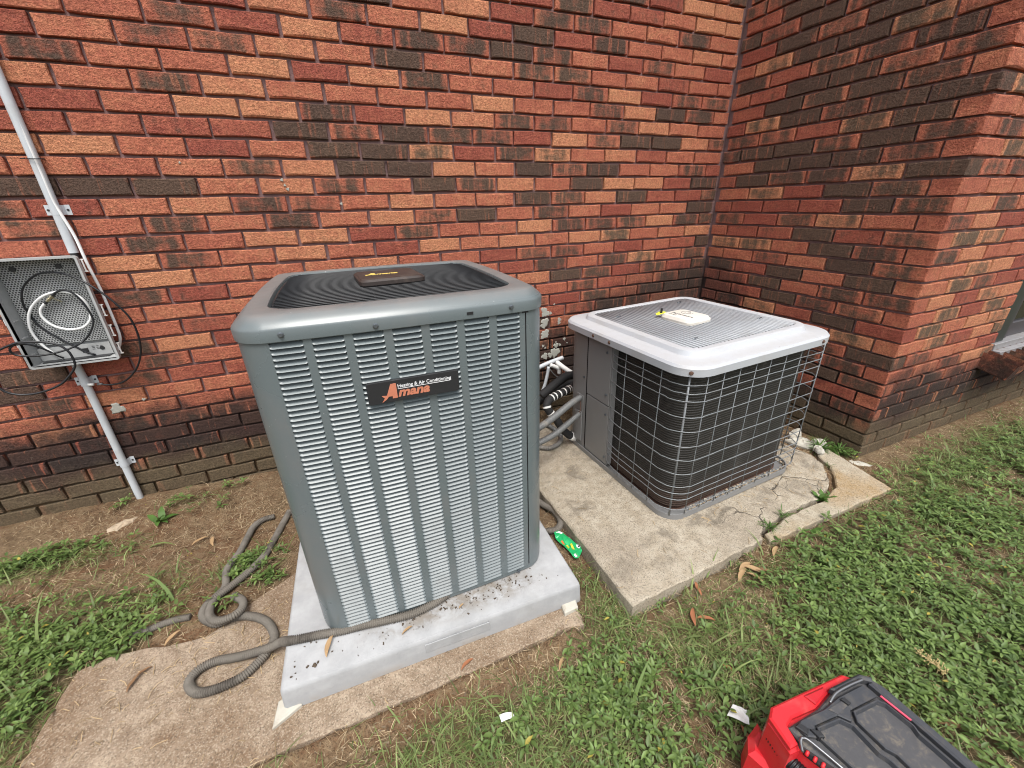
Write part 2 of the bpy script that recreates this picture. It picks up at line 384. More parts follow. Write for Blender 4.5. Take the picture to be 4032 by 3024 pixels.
M_FOAM = simple('black_foam_sleeve', (.016, .016, .017), .8, 0, .3, 50, .2)
M_RED = simple('red_plastic', (.62, .022, .030), .42, 0, .06, 60, .06, (.55, .10, .09), .4, 20, .35)
M_REDD = simple('dark_red_plastic', (.45, .012, .020), .42, 0, .08, 60, .06)
M_LID = simple('charcoal_plastic', (.040, .043, .050), .52, 0, .15, 120, .12, (.12, .105, .085), .5, 40, .45)
M_LIDF = simple('charcoal_plastic_dusty', (.060, .060, .064), .62, 0, .2, 150, .12, (.20, .17, .13), .5, 60, .55)
M_CHROME = simple('bare_steel', (.22, .225, .235), .35, .8, .1, 60)
M_PINK = simple('pink_strip', (.75, .08, .14), .4)
M_WINF = simple('dark_green_frame', (.026, .033, .030), .4, 0, .1, 20)
M_WINF2 = simple('charcoal_frame', (.050, .045, .050), .45, 0, .1, 20)
M_SILL = simple('dull_aluminium', (.36, .35, .355), .4, .5, .1, 30, 0, (.2, .17, .14), .5, 12, .5)
M_PAD = pad_mat()
M_OLDPAD = concrete_mat('brown_concrete', (.205, .150, .105), (.36, .285, .21), (.17, .110, .066), True, None, 2.4, .47)
M_SLAB = concrete_mat('grey_buff_concrete', (.30, .255, .19), (.42, .375, .30), (.26, .22, .17), True, 4.2, 3.1, .55)
M_SLAB2 = concrete_mat('ochre_concrete', (.31, .265, .195), (.41, .365, .285), (.30, .19, .075), True, None, 2.3, .50)
M_SOIL = ground_mat()
M_LEAF = leaf_mat('weed_leaf', .28, .5, .45); M_GRASS = leaf_mat('grass_blade', .3, .55, .35); M_STRAW = leaf_mat('dry_straw', .12, .85, .15)
M_STONE = simple('buff_stone', (.40, .32, .23), .9, 0, .15, 40, .3, (.22, .15, .09), .5, 12, .5)
M_CHALK = simple('white_rubble', (.46, .44, .38), .95, 0, .15, 60, .6, (.30, .25, .18), .5, 25, .8)
M_WRAP = simple('green_foil', (.02, .40, .13), .25, .1, .15, 50)
M_WRAPW = simple('wrapper_white', (.75, .78, .76), .35); M_WRAPY = simple('wrapper_yellow', (.60, .62, .06), .35); M_WRAPO = simple('wrapper_orange', (.62, .16, .05), .35)
M_LICHEN = simple('white_crust', (.36, .36, .32), .95, 0, .15, 120, .5, (.30, .29, .25), .5, 60, .6)
M_DIRT = simple('dark_dirt', (.075, .055, .038), .95, 0, .4, 90, .4)
M_DRYLEAF = leaf_mat('dry_leaf', .2, .7, .2)

def perf_mat():
    m = N('perforated_plate', .5); v = m.obj(); sx = m.n('SeparateXYZ'); m.l(v, sx.inputs[0]); p = .0088
    def grid(ox, oz):
        a = m.math('SUBTRACT', m.math('FRACT', m.math('ADD', m.math('DIVIDE', sx.outputs[0], p), ox)), .5)
        b = m.math('SUBTRACT', m.math('FRACT', m.math('ADD', m.math('DIVIDE', sx.outputs[2], p * .866 * 2), oz)), .5); b = m.math('MULTIPLY', b, 1.732)
        return m.math('SQRT', m.math('ADD', m.math('MULTIPLY', a, a), m.math('MULTIPLY', b, b)))
    d = m.math('MINIMUM', grid(0, 0), grid(.5, .5)); h = m.smooth(d, .31, .36)
    col = m.mix(h, (.035, .036, .036), (.37, .385, .385)); m.col(col); m.bump(h, .5, .003); return m.mat
M_PERF = perf_mat()

def coil_mat():
    m = N('dirty_coil', .6, .2); v = m.obj(); sx = m.n('SeparateXYZ'); m.l(v, sx.inputs[0])
    wv = m.math('FRACT', m.math('DIVIDE', sx.outputs[2], .0105)); b = m.smooth(m.math('ABSOLUTE', m.math('SUBTRACT', wv, .5)), .15, .45)
    n = m.noise(m.vscale(v, (9, 9, 2.5)), 1, 6, .65); n2 = m.noise(v, 34, 5, .65)
    c = m.mix(b, (.020, .019, .017), (.040, .037, .033)); c = m.mix(m.math('MULTIPLY', m.smooth(n, .5, .78), .55), c, (.075, .072, .068))
    c = m.mix(m.math('MULTIPLY', m.smooth(n2, .58, .74), .5), c, (.12, .112, .10))
    low = m.smooth(sx.outputs[2], .16, .03); c = m.mix(m.math('MULTIPLY', low, .6), c, (.085, .045, .028))
    m.col(c); m.bump(b, .6, .004); return m.mat
M_COIL = coil_mat()

# ------------------------------------------------------------------ ground
XC, DD, L, CH = 2.7453, 1.1662, .2093, .0677
ZR = lambda k: 1.58 - k * CH            # bottom of brick row k
OLD = [(-.52, -1.36), (.13, -1.357), (.55, -1.362), (.95, -1.356), (1.0, -1.37), (1.013, -1.31), (1.0, -.95), (.12, -.76), (.075, -.79), (.014, -.82), (-.085, -.895), (-.126, -.918), (-.245, -.906), (-.304, -.888), (-.397, -.873), (-.462, -.892), (-.471, -.97), (-.473, -1.04), (-.478, -1.13), (-.50, -1.25)]
SLAB_A = [(1.158, -1.407), (1.45, -1.392), (1.80, -1.372), (1.812, -1.345), (1.90, -1.325), (2.0, -1.305), (2.12, -1.303), (2.242, -1.302), (2.36, -1.262), (2.42, -1.22), (2.495, -1.15), (2.525, -1.08), (2.50, -.96), (2.40, -.30), (1.122, -.22), (1.140, -.75), (1.150, -1.0)]
SLAB_B = [(1.818, -1.388), (2.2, -1.392), (2.5825, -1.391), (2.625, -1.22), (2.662, -1.065), (2.575, -1.075), (2.545, -1.10), (2.522, -1.156), (2.445, -1.236), (2.375, -1.282), (2.25, -1.318), (2.12, -1.318), (2.0, -1.322), (1.905, -1.340), (1.835, -1.352)]
def inpoly(x, y, poly):
    x = np.asarray(x, float); y = np.asarray(y, float); c = np.zeros(x.shape, bool); n = len(poly)
    for i in range(n):
        x0, y0 = poly[i][:2]; x1, y1 = poly[i - 1][:2]
        if y0 == y1: continue
        t = ((y0 > y) != (y1 > y)) & (x < (x1 - x0) * (y - y0) / (y1 - y0) + x0); c ^= t
    return c
def gz(x, y):
    x = np.asarray(x, float); y = np.asarray(y, float)
    z = np.zeros(np.broadcast(x, y).shape)
    z = z + .030 * sst(-.75, -.05, y) * sst(-.05, -.6, x)                   # rises to the wall at the left
    z = z - .016 * sst(-.2, -.45, x) * sst(-.5, -.95, y)
    z = z - .030 * sst(-1.33, -1.42, y) * sst(1.15, .9, x)                  # drops in front of the old slab
    z = z + .022 * sst(1.25, 2.2, x) * sst(1.2, 1.5, x)
    z = z - .008 * sst(1.02, 1.06, x) * sst(1.20, 1.14, x)
    und = inpoly(x, y, OLD) | inpoly(x, y, SLAB_A) | inpoly(x, y, SLAB_B)
    bump = .020 * (fbm(x * 5, y * 5, 3) - .47) + .014 * (fbm(x * 20, y * 20, 9) - .47)
    return z + bump - .035 * und
def axis(lo, hi, step, far, g=1.35):
    a = list(np.arange(lo, hi + 1e-6, step)); d = step; p = lo; l = []
    while p > -far: d *= g; p -= d; l.append(p)
    d = step; p = hi; r = []
    while p < far: d *= g; p += d; r.append(p)
    return np.array(l[::-1] + a + r)
gx = axis(-1.4, 4.6, .016, 150); gy = axis(-2.5, .02, .016, 150)
GX, GY = np.meshgrid(gx, gy); GZ = gz(GX, GY)
P_BLOBS = dict(
  leaf=[(2.45, -1.83, .85, .36, 1.0), (3.3, -1.8, .8, .36, .8), (1.85, -1.82, .25, .28, .95), (1.98, -1.62, .27, .13, .95), (2.40, -1.56, .38, .11, .9), (.95, -1.56, .17, .11, .9), (1.25, -1.66, .10, .07, .45), (.70, -1.53, .12, .07, .4), (.95, -1.78, .35, .10, .5),
        (-.62, -.72, .26, .13, .95), (-.95, -.80, .4, .25, .9), (-.42, -.83, .14, .07, .8), (-.80, -.33, .24, .045, .65), (-.53, -.36, .12, .035, .5), (-.02, -.66, .085, .07, 1.0), (.03, -.75, .05, .04, .7), (-.10, -.80, .05, .04, .5), (-.38, -.13, .13, .05, .6), (-.25, -.22, .10, .05, .45), (-.62, -.98, .13, .12, .8), (-.9, -1.15, .3, .2, .9), (1.10, -1.42, .05, .05, .6), (2.05, -1.44, .05, .02, .5), (2.72, -1.12, .05, .05, .5), (-.62, -.06, .05, .03, .35), (-.2, -.08, .06, .03, .3)],
  grass=[(1.45, -1.66, .42, .24, 1.0), (1.08, -1.42, .12, .14, .9), (.85, -1.56, .45, .12, .9), (.50, -1.52, .25, .10, .9), (.50, -1.7, .5, .25, .9), (2.3, -1.8, 1.0, .4, .25), (3.0, -1.42, .7, .13, .55), (3.9, -1.45, .8, .2, .5), (-.55, -.75, .35, .22, .35), (-.8, -.36, .3, .07, .4), (-.62, -1.05, .16, .2, .5), (-.05, -.66, .12, .09, .45), (1.10, -1.25, .05, .10, .45), (2.70, -1.05, .08, .07, .7), (1.3, -1.9, .6, .2, .8), (-.38, -.12, .12, .04, .3), (1.7, -1.50, .25, .08, .55)])
def dens(kind, x, y):
    d = np.zeros(np.asarray(x).shape)
    for cx, cy, sx, sy, a in P_BLOBS[kind]: d = np.maximum(d, a * np.exp(-(((x - cx) / sx) ** 2 + ((y - cy) / sy) ** 2) ** 1.5))
    far = sst(-2.3, -2.7, y) + sst(4.6, 5.2, x) + sst(-1.6, -2.0, x)
    d = np.maximum(d, .7 * np.clip(far, 0, 1))
    return np.clip(d * (.40 + 1.3 * sst(.30, .60, fbm(x * 4.5, y * 4.5, 21 if kind == 'leaf' else 31))), 0, 1)
GREEN = np.clip(.9 * dens('leaf', GX, GY) + .7 * dens('grass', GX, GY), 0, 1)
me = bpy.data.meshes.new('ground'); nx, ny = len(gx), len(gy)
vv = np.stack([GX, GY, GZ], -1).reshape(-1, 3)
ii = (np.arange(ny - 1)[:, None] * nx + np.arange(nx - 1)[None, :]).reshape(-1)
ff = np.stack([ii, ii + 1, ii + nx + 1, ii + nx], -1)
me.vertices.add(len(vv)); me.vertices.foreach_set('co', vv.ravel()); me.loops.add(ff.size); me.loops.foreach_set('vertex_index', ff.ravel().astype(np.int32))
me.polygons.add(len(ff)); me.polygons.foreach_set('loop_start', np.arange(0, ff.size, 4, dtype=np.int32)); me.update(calc_edges=True)
me.polygons.foreach_set('use_smooth', np.ones(len(ff), bool))
at = me.attributes.new('green', 'FLOAT', 'POINT'); at.data.foreach_set('value', GREEN.ravel().astype(np.float32)); me.materials.append(M_SOIL)
link('ground', me, kind='structure')

# ------------------------------------------------------------------ brick walls
BH = .0575; BL = L - .0108
def brick_mesh(len_, seed, depth=.07):
    rr = random.Random(seed); hx, hz = len_ / 2, BH / 2; c = .0032; vs = []
    out = [(-hx, -hz), (-hx * .35, -hz), (hx * .4, -hz), (hx, -hz), (hx, 0), (hx, hz), (hx * .3, hz), (-hx * .4, hz), (-hx, hz), (-hx, 0)]
    out = [(x + rr.uniform(-.002, .0014), z + rr.uniform(-.0022, .0018)) for x, z in out]
    for k, (x, z) in enumerate(out):
        cc = c * rr.choice((.5, .7, 1, 1.2, 2.0)); vs.append((x - math.copysign(cc, x) * (abs(x) > hx * .9), rr.uniform(-.0008, .0004), z - math.copysign(cc, z) * (abs(z) > hz * .8)))
    n = len(out); vs += [(x, c * 1.1, z) for x, z in out]; vs += [(x, depth, z) for x, z in out]
    fs = [tuple(range(n))] + [(r * n + j, r * n + i, r * n + n + i, r * n + n + j) for r in range(2) for i in range(n) for j in [(i + 1) % n]]
    return vs, fs
_bm = {}
def brick_data(len_, var, depth=.07):
    key = (round(len_, 3), var, depth)
    if key not in _bm:
        vs, fs = brick_mesh(len_, hash(key) & 0xffff, depth); me = bpy.data.meshes.new('brick'); me.from_pydata(vs, [], fs); me.materials.append(M_BRICK)
        a = me.attributes.new('loc', 'FLOAT_VECTOR', 'POINT'); a.data.foreach_set('vector', np.array(vs, np.float32).ravel()); _bm[key] = me
    return _bm[key]
CLS = {'R': (.10, .16), 'O': (.47, .04), 'L': (.86, .02), 'M': (.42, .54), 'B': (.42, .98), 'T': (.95, .52)}
ROWS = {-8: (11, 'RLL'), -7: (7.5, 'RMRROL'), -6: (5, 'OLRMMOOMO'), -5: (1.5, 'RLMOLRBRMOOLO'), -4: (-1, 'OOMRLRMMBMORMOR'), -3: (-1.5, 'ROMMLOBOOMMOOROO'), -2: (-1, 'MOOLRLMOORMLRMM'), -1: (-1.5, 'LOMLOOOOLOOMLBMO'), 0: (-2, 'RROLLMRLLMMOMLOO'), 1: (-2.5, 'MRORRBMBMMRLMBBLM'), 2: (-2, 'LLOROBBTRMTOLROO'), 3: (-2.5, 'OOOOMLBBLOBMBOOMR'), 4: (-2, 'BBBOLMOBMLOBLLRB'), 5: (-2.5, 'MROLMMOLOOBMLBRRM'), 6: (-2, 'MOMOMOLMBOMOROOB'), 7: (-2.5, 'ORMOLLRMOOLMMMLMM'), 8: (-1, 'LMOLORLOLOLTOOL'), 9: (-1.5, 'OLOOOLOORMMOROR'), 10: (-1, 'MROOOOOORMOMTOM'), 11: (-1.5, 'OOOOOOOOOLBMRMRM'), 12: (-1, 'OROOROOOMOMROMB'), 13: (-1.5, 'MLROOROOMMRMOMBM'), 14: (-1, 'MOROOOMOMRMBMOM'), 15: (-1.5, 'MRRO')}
rb = random.Random(5)
def cls_main(k, a):
    if k in ROWS:
        s, t = ROWS[k]; i = int(round(a - s))
        if 0 <= i < len(t): return t[i]
    return rb.choice('OOOOLRRMMB')
bricks = {'main': [], 'wing': []}      # (len, origin xyz, rotz, class, depth, px)
CAMP = np.array((0.4678, -2.1133, 1.2451)); CR = np.array([[0.9227, -0.3849, -0.0229], [-0.1746, -0.3642, -0.9148], [0.3438, 0.848, -0.4033]])
def seen_px(p):
    q = CR @ (np.array(p) - CAMP)
    if q[2] < .05: return 0
    u, v = 512 + 407.3 * q[0] / q[2], 384 + 407.3 * q[1] / q[2]
    if not (-15 < u < 1039 and -8 < v < 776): return 0
    if p[1] > -.1 and p[0] < 2.7:                       # behind the two units
        if 245 < u < 540 and v > 300 and p[2] < .85: return 0
        if 585 < u < 800 and v > 345: return 0
    return 407.3 / q[2] ** 1.5
for k in range(-18, 25):
    par = 0 if k % 2 == 0 else .5; z = ZR(k) + BH / 2; ph = .006 + rb.uniform(-.006, .006)
    a = -13 + par
    while True:
        x1 = a * L + ph; x0 = x1 - BL
        if x0 > XC - .03: break
        x1c = min(x1, XC - .006)
        if x1c - x0 > .02:
            jx = rb.uniform(-.0015, .0015)
            c = ((x0 + x1c) / 2 + jx, rb.uniform(-.0012, .0012), z + rb.uniform(-.0012, .0012))
            bricks['main'].append((x1c - x0, c, 0.0, cls_main(k, a), .07, seen_px(c)))
        a += 1
    # wing side face (faces -x); local +x runs towards -y
    y = -DD; hd = (k % 2 != 0); first = .0945 if hd else BL
    cur = -DD
    segs = []
    if not hd:
        segs.append((cur, cur + BL, True)); cur += BL + .0108
    else: cur += .0945 + .0108
    while cur < -.03:
        e = min(cur + BL, -.006)
        if e - cur > .02: segs.append((cur, e, False))
        cur += BL + .0108
    for s, e, corner in segs:
        cl = rb.choice('BBBMMMMMRROT') if s < -.45 else rb.choice('MMRRROOT')
        if z > 1.3 and s < -.3: cl = rb.choice('BBBBBMMMMMRT')
        c = (XC + rb.uniform(-.001, .001) * (not corner), (s + e) / 2, z)
        bricks['wing'].append((e - s, c, -math.pi / 2, 'M' if corner and rb.random() < .6 else cl, .0945 if corner else .07, seen_px(c)))
    cur = XC; i = 0
    while cur < 4.9:
        if i == 0: w_, dpt = (BL, .0945) if hd else (0, 0)
        else: w_, dpt = BL, .07
        if i == 0 and not hd: cur += .0945 + .0108; i += 1; continue
        e = cur + w_
        if 3.69 < e and z > .30: e = min(e, 3.688)
        if e - cur > .02 and not (cur > 3.6 and z > .30):
            c = ((cur + e) / 2, -DD + (rb.uniform(-.001, .001) if i else 0), z)
            bricks['wing'].append((e - cur, c, 0.0, rb.choice('OOOTTMMROL') if i else rb.choice('OOOM'), dpt, seen_px(c)))
        if z > .30 and e >= 3.68: break
        cur = e + .0108; i += 1
def build_wall(name, lst, root):
    order = sorted(range(len(lst)), key=lambda i: -lst[i][5]); solo = set(i for i in order[:300] if lst[i][5] > 0)
    jv, jf, jl, jt = [], [], [], []
    for i, (ln, c, rz, cl, dpt, px) in enumerate(lst):
        t, d = CLS[cl]; t = min(1, max(0, t + rb.uniform(-.12, .12))); d = max(0, d + rb.uniform(-.12, .10)); sd = rb.random()
        if i in solo:
            o = link('brick', brick_data(ln, i % 9, dpt), root); o.location = c; o.rotation_euler = (rb.uniform(-.008, .008), rb.uniform(-.006, .006), rz + (rb.uniform(-.006, .006) if dpt < .08 else 0))
            o['tone'] = t; o['dark'] = d; o['seed'] = sd
        else:
            vs, fs = brick_mesh(ln, i, dpt); vs = np.array(vs); ca, sa = math.cos(rz), math.sin(rz); b = len(jv) and sum(len(q) for q in jv)
            wv = np.stack([c[0] + vs[:, 0] * ca - vs[:, 1] * sa, c[1] + vs[:, 0] * sa + vs[:, 1] * ca, c[2] + vs[:, 2]], -1)
            jv.append(wv); jf += [tuple(q + b for q in f) for f in fs]; jl.append(vs); jt.append(np.tile((t, d, sd), (len(vs), 1)))
    if jv:
        V = np.concatenate(jv); me = bpy.data.meshes.new('brickwork'); me.from_pydata(V.tolist(), [], jf); me.materials.append(M_BRICKS)
        me.attributes.new('loc', 'FLOAT_VECTOR', 'POINT').data.foreach_set('vector', np.concatenate(jl).astype(np.float32).ravel())
        T = np.concatenate(jt).astype(np.float32)
        for q, nm in enumerate(('tone', 'dark', 'seed')): me.attributes.new(nm, 'FLOAT', 'POINT').data.foreach_set('value', T[:, q].copy())
        link('brickwork', me, root, kind='stuff')
wall = thing('brick_wall', (0, 0, 0), 'long red brick wall running behind both air conditioning units', 'wall')
build_wall('main', bricks['main'], wall)
def mort(nm, pts, root):
    mb = MB(); mb.box(((pts[0] + pts[1]) / 2, (pts[2] + pts[3]) / 2, (pts[4] + pts[5]) / 2), (pts[1] - pts[0], pts[3] - pts[2], pts[5] - pts[4])); mb.build('mortar', M_MORTAR, root)
mort('mortar', (-2.95, XC + .03, .0165, .12, -.12, 2.83), wall)
wing = thing('brick_wing', (0, 0, 0), 'projecting brick corner of the house right of the low unit, with dark smoky bricks', 'wall')
build_wall('wing', bricks['wing'], wing)
mort('mortar', (XC + .0165, 3.70, -DD + .0165, .0205, -.12, 2.83), wing) 
mort('mortar', (3.7005, 4.9, -DD + .0165, .0205, -.12, .30), wing)

# ------------------------------------------------------------------ slabs and pad
def slab(name, poly, z0, z1, mat, label, cat, parent=None, tilt=None):
    rr = random.Random(len(poly)); pl = []
    n = len(poly)
    for i in range(n):
        a, b = Vector(poly[i]), Vector(poly[(i + 1) % n]); k = max(1, int((b - a).length / .03)); nn = Vector((-(b - a).y, (b - a).x)).normalized()
        for j in range(k):
            p = a.lerp(b, j / k); q = rr.uniform(-.0035, .0035); pl.append((p.x + nn.x * q, p.y + nn.y * q))
    ar = sum(pl[i][0] * pl[(i + 1) % len(pl)][1] - pl[(i + 1) % len(pl)][0] * pl[i][1] for i in range(len(pl)))
    if ar < 0: pl = pl[::-1]
    mb = MB(); mb.prism(pl, z0, z1, .005, tilt); o = mb.build(name, mat, parent, label=label, cat=cat); return o
slab('concrete_pad', OLD, -.07, 0.0, M_OLDPAD, 'old brown stained ground level concrete pad under the tall unit, with broken corner', 'concrete pad')
cs = thing('concrete_slab', (1.85, -.8, 0), 'cracked buff concrete slab under the low unit beside the brick corner', 'concrete slab')
cs_i = Matrix.Translation((-1.85, .8, 0))
for pl, mt, lb, t in ((SLAB_A, M_SLAB, 'large cracked slab piece', None), (SLAB_B, M_SLAB2, 'broken off ochre stained edge piece', lambda x, y: -.004 + .006 * (x - 2.2))):
    o = slab('slab_piece', pl, -.05, .045, mt, None, None, cs, t); o['label'] = lb; o.data.transform(cs_i)
EXA = R_(-1.9)
padt = thing('equipment_pad', (.5945, -.823, 0), 'smooth pale grey equipment pad lying under the tall air conditioner', 'equipment pad', None, (0, 0, EXA))
mb = MB(); o0 = rrect(.457, .457, .012, 0, 3, 10); o1 = rrect(.4535, .4535, .012, 0, 3, 10)
mb.sweep([[(x, y, .001) for x, y in o0], [(x, y, .066) for x, y in o1], [(x * .994, y * .994, .0765) for x, y in o1], [(x * .985, y * .985, .080) for x, y in o1]], True, True)
mb.build('pad_body', M_PAD, padt, True, 40)
mb = MB(); mb.box((.03, -.4558, .045), (.20, .004, .036), 0, .0015); mb.build('name_plate', M_PAD, padt)
# loose chips and rubble that prop or lie beside the slabs
def rock(name, c, size, seed, mat, label, cat, group=None, rz=0, flat=1):
    rr = np.random.default_rng(seed); n = 15; vs = []
    base = [(math.cos(a) * size[0] / 2 * rr.uniform(.72, 1.1), math.sin(a) * size[1] / 2 * rr.uniform(.72, 1.1)) for a in np.linspace(0, 2 * math.pi, n, False)]
    mb = MB(); h = size[2]
    j = lambda: 1 + rr.uniform(-.12, .12)
    rings = [[(x, y, 0) for x, y in base], [(x * j(), y * j(), h * rr.uniform(.35, .6)) for x, y in base], [(x * .88 * j(), y * .88 * j(), h * rr.uniform(.7, 1.05)) for x, y in base], [(x * .55 * j(), y * .55 * j(), h * rr.uniform(.75, 1.15)) for x, y in base], [(x * .2 * j(), y * .2 * j(), h * rr.uniform(.8, 1.2)) for x, y in base]]
    mb.sweep(rings, True, True); o = mb.build(name, mat, None, False, 35, label=label, cat=cat, group=group); o.location = c; o.rotation_euler = (0, 0, rz); return o
def wedge(pts, z0, z1, name, mat, label, cat):
    mb = MB(); mb.prism(pts, z0, z1, .003); return mb.build(name, mat, None, label=label, cat=cat)
wedge([(.099, -1.300), (.168, -1.268), (.15, -1.22), (.108, -1.235)], 0.0, .012, 'shim', M_CHALK, 'white pointed shim poking out under the near left corner of the pale pad', 'shim')
wedge([(.955, -1.322), (1.008, -1.318), (1.014, -1.29), (.96, -1.288)], 0.0, .016, 'shim', M_CHALK, 'small cream block under the right front corner of the pale pad', 'shim')
st = rock('flat_stone', (-.578, -.208, .018), (.105, .062, .016), 4, M_STONE, 'flat buff stone chip lying on the bare dirt left of the tall unit', 'stone', None, .55)
RUB = [((2.600, -.965, .022), (.15, .10, .030), 3, 'largest white rubble lump between the low unit and the brick corner'),
       ((2.655, -.895, .025), (.15, .06, .026), 5, 'long pale rubble piece nearest the bricks of the corner'),
       ((2.575, -1.075, .048), (.055, .04, .022), 6, 'small white rubble crumb on the slab crack'), ((2.665, -1.02, .03), (.08, .06, .035), 8, 'white rubble piece in front of the grass tuft at the brick corner'),
       ((2.60, -1.05, .04), (.05, .035, .02), 9, 'tiny white rubble bit beside the tuft at the brick corner'), ((2.70, -1.20, .012), (.13, .045, .014), 10, 'thin pale rubble strip along the right edge of the cracked slab')]
for c, sz, sd, lb in RUB: rock('rubble', c, sz, sd, M_CHALK, lb, 'rubble', 'white rubble by the brick corner', sd * .7 if sd != 10 else -.9)

# ------------------------------------------------------------------ tall unit
UH = 1.046
ac = thing('air_conditioner', (.6075, -.800, .080), 'tall green grey louvered air conditioner with black badge on its front', 'air conditioner', None, (0, R_(-.25), R_(-.8)))
HW, BOW = .3585, .013
def outl(o=0.0, r=.062, n=40, seg=8): return rrect(HW + o, HW + o, max(.02, r + o), BOW, seg, n)
Z0 = .080
mb = MB(); b0 = outl(-.012); b1 = outl(-.002)
mb.sweep([[(x, y, .004) for x, y in b0], [(x, y, .006) for x, y in b1], [(x, y, .022) for x, y in b1], [(x, y, .024) for x, y in b0]], True, True); mb.build('base_pan', M_GREEN, ac, True, 30)
mb = MB(); li = outl(-.03); mb.sweep([[(x, y, .02) for x, y in li], [(x, y, .925) for x, y in li]], True, True); mb.build('coil_core', M_DARK, ac)
# shell with slots for the louver columns and a seam at the right post
COLS = [(.3130, .3785), (.3960, .4615), (.4800, .5465), (.5660, .6315), (.6515, .7175), (.7370, .8010), (.8220, .8855)]
COLS = [(a - .6075, b - .6075) for a, b in COLS]; SEAM = (.9015 - .6075, .9050 - .6075)
ztop, zbot = .990 - Z0, .104 - Z0; NR = 66; PITCH = (ztop - zbot) / NR
yfr = lambda x: -HW * (1 + BOW / HW * (1 - min(1, abs(x) / HW) ** 2))
full = outl(0, n=4)
side = [(x, y) for x, y in full if y > -HW + .055 or abs(x) > HW - .061]
i0 = max(range(len(side)), key=lambda i: (math.hypot(side[i][0] - side[i - 1][0], side[i][1] - side[i - 1][1])))
side = side[i0:] + side[:i0]                           # open polyline: right front corner ... left front corner
if side[0][0] < 0: side = side[::-1]
fx = [-HW + .062]; 
for a, b in COLS: fx += [a, (a * 2 + b) / 3, (a + 2 * b) / 3, b]
fx += [SEAM[0], SEAM[1]]
ring = [(x, yfr(x)) for x in fx]
rows = [.020, zbot, ztop, .9195]
mb = MB()
def strip(p, q, za, zb): mb.add([(p[0], p[1], za), (q[0], q[1], za), (q[0], q[1], zb), (p[0], p[1], zb)], [(0, 1, 2, 3)])
for i in range(len(ring) - 1):
    xm = (ring[i][0] + ring[i + 1][0]) / 2
    if SEAM[0] < xm < SEAM[1]: continue
    incol = any(a < xm < b for a, b in COLS)
    for za, zb in zip(rows, rows[1:]):
        if incol and za == zbot: continue
        strip(ring[i], ring[i + 1], za, zb)
chain = [ring[-1]] + side + [ring[0]]
for p, q in zip(chain, chain[1:]): strip(p, q, rows[0], rows[-1])
me = mb.mesh('cabinet_shell', M_GREEN); 
import bmesh
bm = bmesh.new(); bm.from_mesh(me); bmesh.ops.remove_doubles(bm, verts=bm.verts, dist=.0006); bmesh.ops.recalc_face_normals(bm, faces=bm.faces); bm.to_mesh(me); bm.free()
me.polygons.foreach_set('use_smooth', [True] * len(me.polygons)); me.set_sharp_from_angle(angle=R_(40))
shell = link('cabinet_shell', me, ac)
mb = MB(); x = (SEAM[0] + SEAM[1]) / 2; mb.box((x, yfr(x) + .006, .47), (.008, .004, .90)); mb.build('seam', M_DARK, ac)
def louver_mesh(w_):
    h = PITCH; mb = MB(); prof = [(.0190, h * .50), (.0110, h * .26), (.0042, -h * .04), (-.0012, -h * .34), (-.0024, -h * .42), (.0015, -h * .47)]
    us = [(-1, 0), (-.93, .75), (-.78, 1), (.78, 1), (.93, .75), (1, 0)]
    vs = []
    for u, k in us:
        for d, z in prof: vs.append((u * w_ / 2, d * k + (1 - k) * .0005 if d > 0 else d * k, z * (.55 + .45 * k) if z > 0 else z * (.75 + .25 * k)))
    n = len(prof); fs = [(i * n + j + 1, (i + 1) * n + j + 1, (i + 1) * n + j, i * n + j) for i in range(len(us) - 1) for j in range(n - 1)]
    mb.add(vs, fs); return mb
lm = {}
stuffl = MB()
for ci, (a, b) in enumerate(COLS):
    w_ = b - a; xm = (a + b) / 2; ym = yfr(xm); ang = math.atan2(yfr(b) - yfr(a), b - a)
    lmb = louver_mesh(w_ + .0005); me = lmb.mesh('louver', M_GREEN2, True, 50)
    for r in range(NR):
        z = ztop - (r + .56) * PITCH
        if r < 42:
            o = link('louver', me, ac); o.location = (xm, ym, z); o.rotation_euler = (0, 0, ang)
        else:
            ca, sa = math.cos(ang), math.sin(ang)
            stuffl.add([(xm + p[0] * ca - p[1] * sa, ym + p[0] * sa + p[1] * ca, z + p[2]) for p in lmb.v], lmb.f)
stuffl.build('louver_bank', M_GREEN2, ac, True, 50, kind='stuff')
# cap
def ringz(o, z, r=.062): return [(x, y, z) for x, y in outl(o, r, n=10)]
mb = MB(); mb.sweep([ringz(.001, .912), ringz(.0045, .9125), ringz(.0055, .937), ringz(.0035, .942), ringz(-.018, .9615), ringz(-.026, .9655), ringz(-.060, .9665, .125), ringz(-.064, .9645, .125), ringz(-.067, .955, .125), ringz(-.069, .925, .125)])
capo = mb.build('top_cap', M_GREEN, ac, True, 28)
mb = MB(); mb.sweep([ringz(-.066, .926, .125), ringz(-.066, .930, .125)], True, True); mb.build('fan_well', M_DARK, ac)
rin = HW - .071
for k in range(5):
    mb = MB(); a0 = k * 2 * math.pi / 5; pts = []
    for rr_, da, zz in ((.07, -.3, .9315), (.25, -.42, .9315), (.25, .42, .941), (.07, .3, .938)): pts.append((rr_ * math.cos(a0 + da), rr_ * math.sin(a0 + da), zz))
    pts2 = [(p[0], p[1], p[2] + .002) for p in pts]; mb.add(pts + pts2, [(3, 2, 1, 0), (4, 5, 6, 7), (0, 1, 5, 4), (1, 2, 6, 5), (2, 3, 7, 6), (3, 0, 4, 7)]); mb.build('fan_blade', M_BLACKP, ac)
NWI = 31
def dome(x, y): return .9600 + .0035 * (1 - (x * x + y * y) / (2 * rin * rin))
